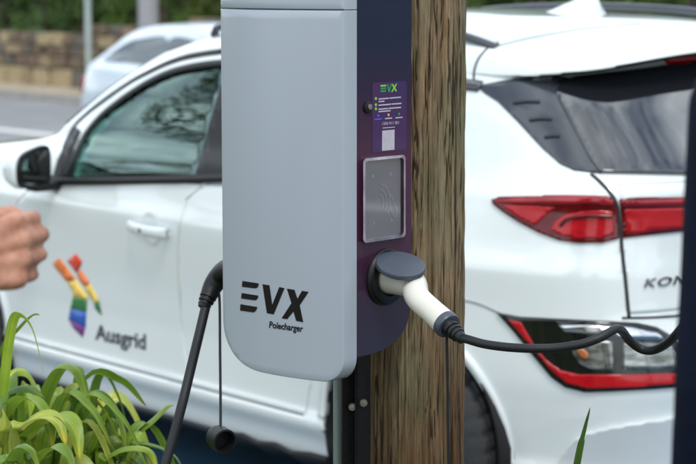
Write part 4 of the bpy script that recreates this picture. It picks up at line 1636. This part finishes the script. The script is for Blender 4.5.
M['dark_glass'] = material('car_glass', (.05, .075, .085), .05, spec=.8, coat=.6, var=.3, vscale=(2, 2, 2), ior=1.6)
for sgn in (1, -1):
    skin3(SK2, 'side_window', smooth_closed([Vector(p) for p in ((.70, .985), (.78, 1.08), (.98, 1.20), (1.30, 1.265), (1.62, 1.275), (1.60, .985), (1.1, .975))], 4), M['dark_glass'], .006, sv, sgn)
    skin3(SK2, 'side_window', smooth_closed([Vector(p) for p in ((1.70, .985), (1.71, 1.275), (2.1, 1.25), (2.45, 1.12), (2.70, .985), (2.2, .98))], 4), M['dark_glass'], .006, sv, sgn)
    V = [SK2.near((x, sgn * y, z), .006)[0] for (x, y, z) in ((.04, .55, .88), (.06, .75, .90), (.14, .85, .90), (.24, .88, .86), (.22, .88, .74), (.10, .84, .70), (.04, .6, .72))]
    o = mesh('tail_lamp', V, [tuple(range(len(V)))], M['lamp_red'], sv, smooth=False)
    solid(o, .02, 0)
V = [SK2.near((x, y, z), .006)[0] for (x, y, z) in ((.2, .62, 1.0), (.45, .58, 1.12), (.78, .50, 1.27), (.80, 0, 1.28), (.78, -.5, 1.27), (.45, -.58, 1.12), (.2, -.62, 1.0), (.14, 0, 1.0))]
solid(mesh('rear_window', V, [(0, 1, 2, 3, 7), (3, 4, 5, 6, 7)], M['dark_glass'], sv, smooth=False), .006, 0)

# ------------------------------------------------------------------ strap-leaved plants in the verge
LEAFM = []
for n_, c, c2 in (('lime', (.36, .48, .075), (.20, .32, .035)), ('green', (.20, .33, .05), (.10, .19, .025)), ('yellow', (.52, .56, .15), (.33, .43, .07))):
    m_ = material('strap_leaf_' + n_, c, .42, col2=c2, vscale=(9, 9, 9), spec=.4, bump=.06, bscale=(90, 90, 20))
    tt = m_.node_tree
    pb = tt.nodes['Principled BSDF']
    src = pb.inputs['Base Color'].links[0].from_socket
    uvn = tt.nodes.new('ShaderNodeUVMap')
    uvn.uv_map = 'strap'
    sp2 = tt.nodes.new('ShaderNodeSeparateXYZ')
    tt.links.new(uvn.outputs[0], sp2.inputs[0])
    vm_ = tt.nodes.new('ShaderNodeMapping')
    vm_.inputs['Scale'].default_value = (26, 1.6, 1)
    vn_ = tt.nodes.new('ShaderNodeTexNoise')
    vn_.inputs['Scale'].default_value = 1
    vn_.inputs['Detail'].default_value = 5
    tt.links.new(uvn.outputs[0], vm_.inputs[0])
    tt.links.new(vm_.outputs[0], vn_.inputs['Vector'])
    t = tt
    vein = ramp(vn_.outputs['Fac'], [(.34, (.58, .64, .55)), (.5, (.95, .97, .9)), (.66, (1.25, 1.2, 1.1))])
    rib = ramp(sp2.outputs[0], [(.0, (.85, .9, .8)), (.44, (1, 1, 1)), (.5, (1.35, 1.3, 1.2)), (.56, (1, 1, 1)), (1, (.85, .9, .8))])
    tip = ramp(sp2.outputs[1], [(.0, (1.25, 1.2, 1.3)), (.25, (1, 1, 1)), (.86, (1.05, 1, .95)), (.95, (1.6, 1.15, .8)), (1, (1.1, .6, .35))])
    oi = tt.nodes.new('ShaderNodeObjectInfo')
    vary = ramp(oi.outputs['Random'], [(.0, (.55, .66, .6)), (.5, (1, 1, 1)), (1, (1.4, 1.28, 1.2))])
    for kk in (vein, rib, tip, vary):
        m3 = tt.nodes.new('ShaderNodeMix')
        m3.data_type = 'RGBA'
        m3.blend_type = 'MULTIPLY'
        m3.inputs[0].default_value = 1
        tt.links.new(src, m3.inputs[6])
        tt.links.new(kk.outputs[0], m3.inputs[7])
        src = m3.outputs[2]
    tt.links.new(src, pb.inputs['Base Color'])
    pb.inputs['Roughness'].default_value = .36
    trn = tt.nodes.new('ShaderNodeBsdfTranslucent')
    tt.links.new(src, trn.inputs[0])
    ms = tt.nodes.new('ShaderNodeMixShader')
    ms.inputs[0].default_value = .35
    tt.links.new(pb.outputs[0], ms.inputs[1])
    tt.links.new(trn.outputs[0], ms.inputs[2])
    tt.links.new(ms.outputs[0], tt.nodes['Material Output'].inputs[0])
    LEAFM.append(m_)


def strap(parent, pts, width, mat, seed, off, roll=0.0):
    P = smooth_path([Vector(p) - off for p in pts], 7)
    fr = frames(P)
    r_ = random.Random(seed)
    V, F = [], []
    n = len(P)
    side0 = None
    tw = r_.uniform(-.5, .5)
    for i, (p, (tg_, _, _)) in enumerate(zip(P, fr)):
        k = i / (n - 1)
        wd = width * (.62 + .5 * math.sin(math.pi * min(1, k * 1.1 + .08))) * (1 if k < .72 else max(.03, math.cos((k - .72) / .28 * math.pi / 2) ** .7))
        up = Vector((0, 0, 1))
        sd = tg_.cross(up)
        if sd.length < .25 and side0 is not None:
            sd = side0
        sd = (sd - tg_ * sd.dot(tg_)).normalized()
        if side0 is not None and sd.dot(side0) < 0:
            sd = -sd
        side0 = sd
        nn = sd.cross(tg_).normalized()
        an = roll + tw * k
        s2 = sd * math.cos(an) + nn * math.sin(an)
        n2 = -sd * math.sin(an) + nn * math.cos(an)
        fold = .20
        V += [p - s2 * wd * .5 + n2 * wd * fold, p - s2 * wd * .26 + n2 * wd * fold * .3, p, p + s2 * wd * .26 + n2 * wd * fold * .3, p + s2 * wd * .5 + n2 * wd * fold]
        if i:
            for j in range(4):
                F.append(((i - 1) * 5 + j, (i - 1) * 5 + j + 1, i * 5 + j + 1, i * 5 + j))
    o = mesh('leaf', V, F, mat, parent)
    uv = o.data.uv_layers.new(name='strap')
    for lp in o.data.loops:
        row, cl_ = divmod(lp.vertex_index, 5)
        uv.data[lp.index].uv = ((0, .25, .5, .75, 1)[cl_], row / (n - 1))
    return o


def clump(loc, label, hero, n, h, seed, spread=.5, wid=.030, east=1.0):
    """hero leaves: (list of (px, py), depth0, depth1, width, material index, roll); the rest fan out at random"""
    root = empty('strap_leaf_plant', loc)
    tag(root, label, 'plant', 'strap leaved plants in the verge')
    off = Vector(loc)
    r_ = random.Random(seed)
    for q, (line, d0, d1, wd, mi, roll) in enumerate(hero):
        L = len(line)
        pts = [Vector((loc[0] + r_.uniform(-.06, .06), loc[1] + r_.uniform(-.06, .06), loc[2]))]
        for i, (x, y) in enumerate(line):
            pts.append(at(x, y, d0 + (d1 - d0) * i / max(1, L - 1)))
        strap(root, pts, wd * 1.25, LEAFM[mi], seed * 31 + q, off, roll * .6)
    for q in range(n):
        an = r_.uniform(0, 2 * math.pi)
        rr = spread * r_.uniform(.5, 1.15) * (east if math.cos(an) > 0 else 1)
        hh = h * r_.uniform(.6, 1.05)
        d = Vector((math.cos(an), math.sin(an), 0))
        base = off + d * r_.uniform(0, .07)
        drop = r_.uniform(.1, .55)
        pts = [base, base + d * rr * .18 + Vector((0, 0, hh * .55)), base + d * rr * .48 + Vector((0, 0, hh * .95)), base + d * rr * .8 + Vector((0, 0, hh * (1 - drop * .35))), base + d * rr * 1.05 + Vector((0, 0, hh * (1 - drop)))]
        strap(root, pts, wid * r_.uniform(.75, 1.15), LEAFM[r_.choice([0, 0, 1, 1, 2])], seed * 77 + q, off, r_.uniform(-.3, .3))
    return root


g = .12
p1, p2, p3, p4 = at(10, 640, 3.95), at(75, 640, 4.0), at(118, 640, 4.05), at(40, 640, 3.8)
clump((p1.x, p1.y, g), 'yellow green strap leaved plant with one tall leaf folded over', [
    ([(-4, 480), (2, 410), (8, 350), (14, 318), (22, 314), (32, 326), (39, 350), (44, 374)], 3.95, 3.85, .0145, 0, .9),
    ([(-10, 470), (-8, 400), (2, 352), (18, 332), (32, 317), (40, 315)], 4.0, 4.05, .022, 1, .2),
    ([(0, 460), (4, 425), (20, 402), (36, 404), (48, 425), (52, 450)], 3.9, 3.8, .036, 0, .2),
    ([(-8, 440), (2, 404), (14, 388), (30, 388), (44, 398)], 4.0, 3.9, .030, 1, 0),
    ([(-6, 470), (-2, 446), (4, 424), (2, 408)], 3.8, 3.75, .026, 2, .6)], 46, .72, 4, .36, .038, .6)
clump((p2.x, p2.y, g), 'bright green strap leaved plant whose pale leaf arches towards the door', [
    ([(28, 460), (34, 420), (46, 385), (58, 366), (70, 364), (80, 372), (86, 392), (90, 412)], 4.05, 3.95, .034, 0, .25),
    ([(20, 470), (30, 440), (50, 422), (66, 420), (76, 436), (80, 462)], 3.85, 3.75, .042, 0, .2),
    ([(10, 460), (24, 430), (44, 418), (58, 424), (66, 446)], 3.8, 3.75, .034, 2, .1),
    ([(60, 470), (72, 430), (86, 398), (100, 390), (114, 402), (124, 428), (127, 456)], 4.1, 4.0, .032, 1, .3),
    ([(80, 480), (88, 448), (100, 420), (108, 412)], 3.95, 3.95, .028, 0, .5),
    ([(40, 470), (56, 438), (74, 404), (80, 375), (78, 366)], 4.1, 4.15, .026, 1, .6)], 48, .62, 9, .36, .038, .55)
clump((p3.x, p3.y, g), 'green strap leaved plant with a yellow tipped leaf beside the hanging cable', [
    ([(106, 470), (114, 452), (130, 436), (150, 420), (166, 406), (174, 405)], 4.05, 4.1, .034, 0, .5),
    ([(112, 480), (120, 452), (138, 442), (160, 446), (176, 456), (184, 470)], 4.0, 3.95, .028, 1, .2),
    ([(100, 480), (110, 455), (130, 446), (150, 450), (158, 470)], 3.9, 3.85, .028, 0, .2),
    ([(120, 490), (126, 462), (132, 448), (138, 446)], 3.9, 3.9, .024, 2, .5),
    ([(90, 470), (100, 440), (112, 418), (114, 440), (116, 462)], 4.15, 4.1, .028, 0, .6)], 34, .50, 15, .30, .034, .45)
clump((p4.x - .1, p4.y - .35, g), 'low strap leaved plant at the footpath edge, leaves arching outwards', [
    ([(30, 490), (40, 462), (54, 450), (66, 456), (74, 474)], 3.55, 3.5, .034, 0, .1),
    ([(4, 490), (10, 460), (22, 444), (34, 450), (40, 470)], 3.55, 3.5, .034, 1, .1)], 24, .52, 23, .42, .036, .6)
p6 = at(52, 640, 4.35)
clump((p6.x, p6.y, g), 'dense strap leaved plant nearest the kerb, crowded behind its neighbours', [
    ([(40, 470), (46, 430), (40, 395), (28, 372), (14, 372), (6, 384)], 4.3, 4.2, .032, 0, .3),
    ([(50, 470), (60, 430), (72, 404), (90, 396), (104, 408)], 4.35, 4.3, .030, 0, .2)], 40, .66, 37, .34, .038, .6)
p5 = at(560, 700, 3.3)
clump((p5.x, p5.y, g), 'small strap leaved plant by the pole with one upright leaf', [
    ([(562, 560), (570, 490), (577, 450), (584, 425), (590, 407)], 3.3, 3.3, .021, 1, .35)], 10, .40, 29, .35, .024)

# ------------------------------------------------------------------ street trees on the near side (mirrored in paint and glass)
def tree(loc, h, rad, mat, seed, label):
    r_ = random.Random(seed)
    root = empty('street_tree', loc)
    tag(root, label, 'tree', 'street trees along the near verge')
    tube('trunk', [(0, 0, 0), (.06, .02, h * .2), (-.05, .05, h * .42), (.04, 0, h * .7)], [.24, .19, .15, .06], M['bark'], root, 14)
    cl = []
    for k in range(6):
        an = 2 * math.pi * k / 6 + r_.uniform(-.3, .3)
        e = Vector((math.cos(an) * rad * .7, math.sin(an) * rad * .7, h * r_.uniform(.6, .85)))
        tube('limb', [(0, .03, h * .38), tuple(e * .5 + Vector((0, 0, h * .26))), tuple(e)], [.10, .07, .025], M['bark'], root, 8)
        for j in range(9):
            cl.append((e + Vector((r_.gauss(0, rad * .28), r_.gauss(0, rad * .28), r_.gauss(0, h * .09))), (rad * .22,) * 3))
    leaf_cloud('crown', cl, 9000, .10, mat, root, seed)


tree(tuple(S(18.5, -5.6, .1)), 11.0, 3.4, LEAF[1], 5, 'street tree with mid green crown on the verge ahead of the white car')
tree(tuple(S(34, 1.2, .1)), 8.0, 3.0, LEAF[3], 6, 'taller fresh green street tree further along the verge')
tree(tuple(S(-13, 4.6, .1)), 8.0, 3.2, LEAF[0], 8, 'dark green street tree on the verge behind the white car')

# ------------------------------------------------------------------ people
M['skin'] = material('skin', (.52, .27, .18), .5, col2=(.33, .135, .085), vscale=(55, 55, 55), spec=.35, bump=.12, bscale=(160, 160, 160))
M['navy'] = material('navy_cloth', (.004, .008, .022), .9, spec=.15, var=.3, vscale=(50, 50, 50), bump=.25, bscale=(200, 200, 200))
M['trouser'] = material('charcoal_cloth', (.025, .027, .032), .9, var=.3, vscale=(50, 50, 50), bump=.2)
M['shoe'] = material('brown_leather', (.05, .03, .02), .5, var=.3)
M['hair'] = material('dark_hair', (.03, .02, .014), .6, var=.4, vscale=(60, 60, 20), bump=.4)


def capsules(name, bones, mat, parent, voxel=.01, smooth_it=6):
    """one continuous surface grown round tapered bones: (p, q, rp, rq)"""
    V, F = [], []
    for (p, q, rp, rq) in bones:
        p, q = Vector(p), Vector(q)
        ax_ = (q - p).normalized()
        a = ax_.orthogonal().normalized()
        b = ax_.cross(a)
        n, o_ = 14, len(V)
        rings = []
        for k in range(5):
            an = math.pi / 2 * k / 5
            rings.append((p - ax_ * rp * math.cos(an), rp * max(.02, math.sin(an))))
        rings.append((p, rp))
        rings.append((q, rq))
        for k in range(4, -1, -1):
            an = math.pi / 2 * k / 5
            rings.append((q + ax_ * rq * math.cos(an), rq * max(.02, math.sin(an))))
        for (c, r_) in rings:
            for i in range(n):
                an = 2 * math.pi * i / n
                V.append(c + (a * math.cos(an) + b * math.sin(an)) * r_)
        for k in range(len(rings) - 1):
            for i in range(n):
                F.append((o_ + k * n + i, o_ + k * n + (i + 1) % n, o_ + (k + 1) * n + (i + 1) % n, o_ + (k + 1) * n + i))
        F.append(tuple(o_ + i for i in range(n))[::-1])
        F.append(tuple(o_ + (len(rings) - 1) * n + i for i in range(n)))
    o = mesh(name, V, F, mat, parent)
    md = o.modifiers.new('remesh', 'REMESH')
    md.mode = 'VOXEL'
    md.voxel_size = voxel
    md.use_smooth_shade = True
    ms = o.modifiers.new('smooth', 'SMOOTH')
    ms.factor = .5
    ms.iterations = smooth_it
    return o


def hand_bones(wr, fwd, thumb, palm, curl):
    """wrist point, direction to the knuckles, thumb side, palm side; curl in 0..1"""
    f, t_, p_ = fwd.normalized(), thumb.normalized(), palm.normalized()

    def at_(a, b, c):
        return wr + f * a + t_ * b + p_ * c
    B = [(at_(-.02, 0, 0), at_(.02, .004, 0), .026, .026), (at_(.0, .014, 0), at_(.045, .020, .002), .022, .021), (at_(.0, -.012, 0), at_(.045, -.018, .002), .021, .020)]
    spec = [(.033, .093, .046, .026, .022, .0098), (.011, .098, .050, .030, .023, .0102), (-.012, .094, .046, .028, .022, .0097), (-.033, .085, .037, .021, .020, .0088)]
    for (b, a, l1, l2, l3, r_) in spec:
        k0 = at_(a, b, -.002)
        B.append((at_(.022, b * .55, 0), k0, .0155, .0135))
        a1 = R(10) + R(72) * curl
        a2 = a1 + R(12) + R(85) * curl
        a3 = a2 + R(6) + R(62) * curl
        q = k0
        for ang, l, rr in ((a1, l1, r_ * 1.06), (a2, l2, r_), (a3, l3, r_ * .92)):
            q2 = q + f * math.cos(ang) * l + p_ * math.sin(ang) * l
            B.append((q, q2, rr, rr * .95))
            q = q2
    B += [(at_(.012, .020, .006), at_(.046, .046, .020), .0165, .0135), (at_(.046, .046, .020), at_(.078, .046, .038), .0125, .0112), (at_(.078, .046, .038), at_(.094, .030, .050), .0110, .0090)]
    return B


def person(loc, rz, right, left, label, hair=True):
    """right and left: (elbow, wrist, knuckle direction, thumb side, palm side, curl) in the world"""
    root = empty('person', loc, rz)
    tag(root, label, 'person')
    Mi = (Matrix.Translation(loc) @ Matrix.Rotation(rz, 4, 'Z')).inverted()
    M3 = Mi.to_3x3()
    v = lambda x, y, z: Vector((x, y, z))
    hd = v(.035, 0, 1.625)
    body_b = [(v(0, 0, 1.40), v(.015, 0, 1.55), .060, .055), (hd + v(-.015, 0, .03), hd + v(.015, 0, .025), .092, .086), (hd + v(.02, 0, -.06), hd + v(.04, 0, -.075), .060, .048),
              (hd + v(.09, 0, .0), hd + v(.108, 0, -.022), .010, .014), (hd + v(-.01, .088, .0), hd + v(-.015, .092, -.03), .014, .011), (hd + v(-.01, -.088, .0), hd + v(-.015, -.092, -.03), .014, .011),
              (v(0, 0, 1.05), v(0, 0, 1.36), .12, .13)]
    shirt_b = [(v(0, .07, .96), v(.0, .075, 1.16), .118, .112), (v(0, -.07, .96), v(.0, -.075, 1.16), .118, .112), (v(0, .075, 1.16), v(0, .09, 1.36), .112, .112), (v(0, -.075, 1.16), v(0, -.09, 1.36), .112, .112),
               (v(0, .10, 1.40), v(0, .185, 1.41), .078, .068), (v(0, -.10, 1.40), v(0, -.185, 1.41), .078, .068), (v(-.005, 0, 1.42), v(.005, 0, 1.475), .085, .062)]
    hands = []
    for sgn, arm in ((-1, right), (1, left)):
        el, wr = Mi @ arm[0], Mi @ arm[1]
        shd = v(0, sgn * .19, 1.41)
        fdir, tdir, pdir = (M3 @ arm[k] for k in (2, 3, 4))
        body_b += [(shd, el, .050, .042), (el, wr, .042, .027)]
        hands += hand_bones(wr, fdir, tdir, pdir, arm[5])
        shirt_b += [(shd, el, .066, .055), (el, wr.lerp(el, .10), .054, .039)]
    legs, shoes = [], []
    for sgn in (-1, 1):
        hp_, kn, an_ = v(0, sgn * .095, .92), v(.02, sgn * .10, .50), v(-.01, sgn * .105, .09)
        body_b += [(hp_, kn, .08, .055), (kn, an_, .052, .038)]
        legs += [(v(0, sgn * .07, .98), hp_, .115, .105), (hp_, kn, .098, .075), (kn, an_ + v(0, 0, -.01), .074, .060)]
        sh = capsules('shoe', [(an_ + v(-.03, 0, -.045), an_ + v(.10, 0, -.05), .044, .040), (an_ + v(.06, 0, -.05), an_ + v(.17, sgn * .01, -.055), .042, .035)], M['shoe'], root, .012)
    capsules('body', body_b + hands, M['skin'], root, .0042, 4)
    capsules('shirt', shirt_b, M['navy'], root, .012, 8)
    capsules('trousers', legs, M['trouser'], root, .014, 8)
    capsules('hair', [(hd + v(-.03, 0, .055), hd + v(.01, 0, .065), .095, .088), (hd + v(-.06, 0, .02), hd + v(-.055, 0, -.03), .075, .06)], M['hair'], root, .008, 3)
    for sgn in (-1, 1):
        lathe('eye', [(-.010, .004), (-.006, .0105), (.0, .0125), (.006, .0105), (.010, .004)], hd + v(.085, sgn * .034, .018), (1, 0, 0), M['whitep'], root, 14)
        lathe('iris', [(0, .0055), (.0015, .005), (.002, .001)], hd + v(.0955, sgn * .034, .018), (1, 0, 0), M['plastic'], root, 12)
    lathe('button', [(0, .005), (.002, .005), (.0025, .001)], v(.118, 0, 1.30), (1, 0, 0), M['plastic'], root, 12)
    return root


# at the left: only the fist of a reaching arm shows
kn = at(18, 250, 2.36)
wr = at(-56, 272, 2.34)
fw = (kn - wr).normalized()
person((-.84, 2.54, .12), 0.0,
       (Vector((-.72, 2.34, 1.20)), wr, fw, Vector((-.15, .1, 1)), Vector((.10, 1, -.08)), .92),
       (Vector((-.78, 2.76, 1.24)), Vector((-.64, 2.73, 1.04)), Vector((.3, 0, -.9)), Vector((.8, 0, .3)), Vector((0, -1, 0)), .5),
       'person in navy reaching towards the charger, only the closed fist showing')
# at the right: the navy sleeve of someone close by
person((.605, 2.06, .12), R(90),
       (Vector((.83, 2.06, 1.22)), Vector((.84, 2.10, .97)), Vector((0, .1, -1)), Vector((0, 1, .1)), Vector((-1, 0, 0)), .45),
       (Vector((.392, 2.04, 1.24)), Vector((.378, 2.10, .97)), Vector((0, .1, -1)), Vector((0, 1, .1)), Vector((1, 0, 0)), .45),
       'person in dark navy long sleeves standing beside the rear of the white car')
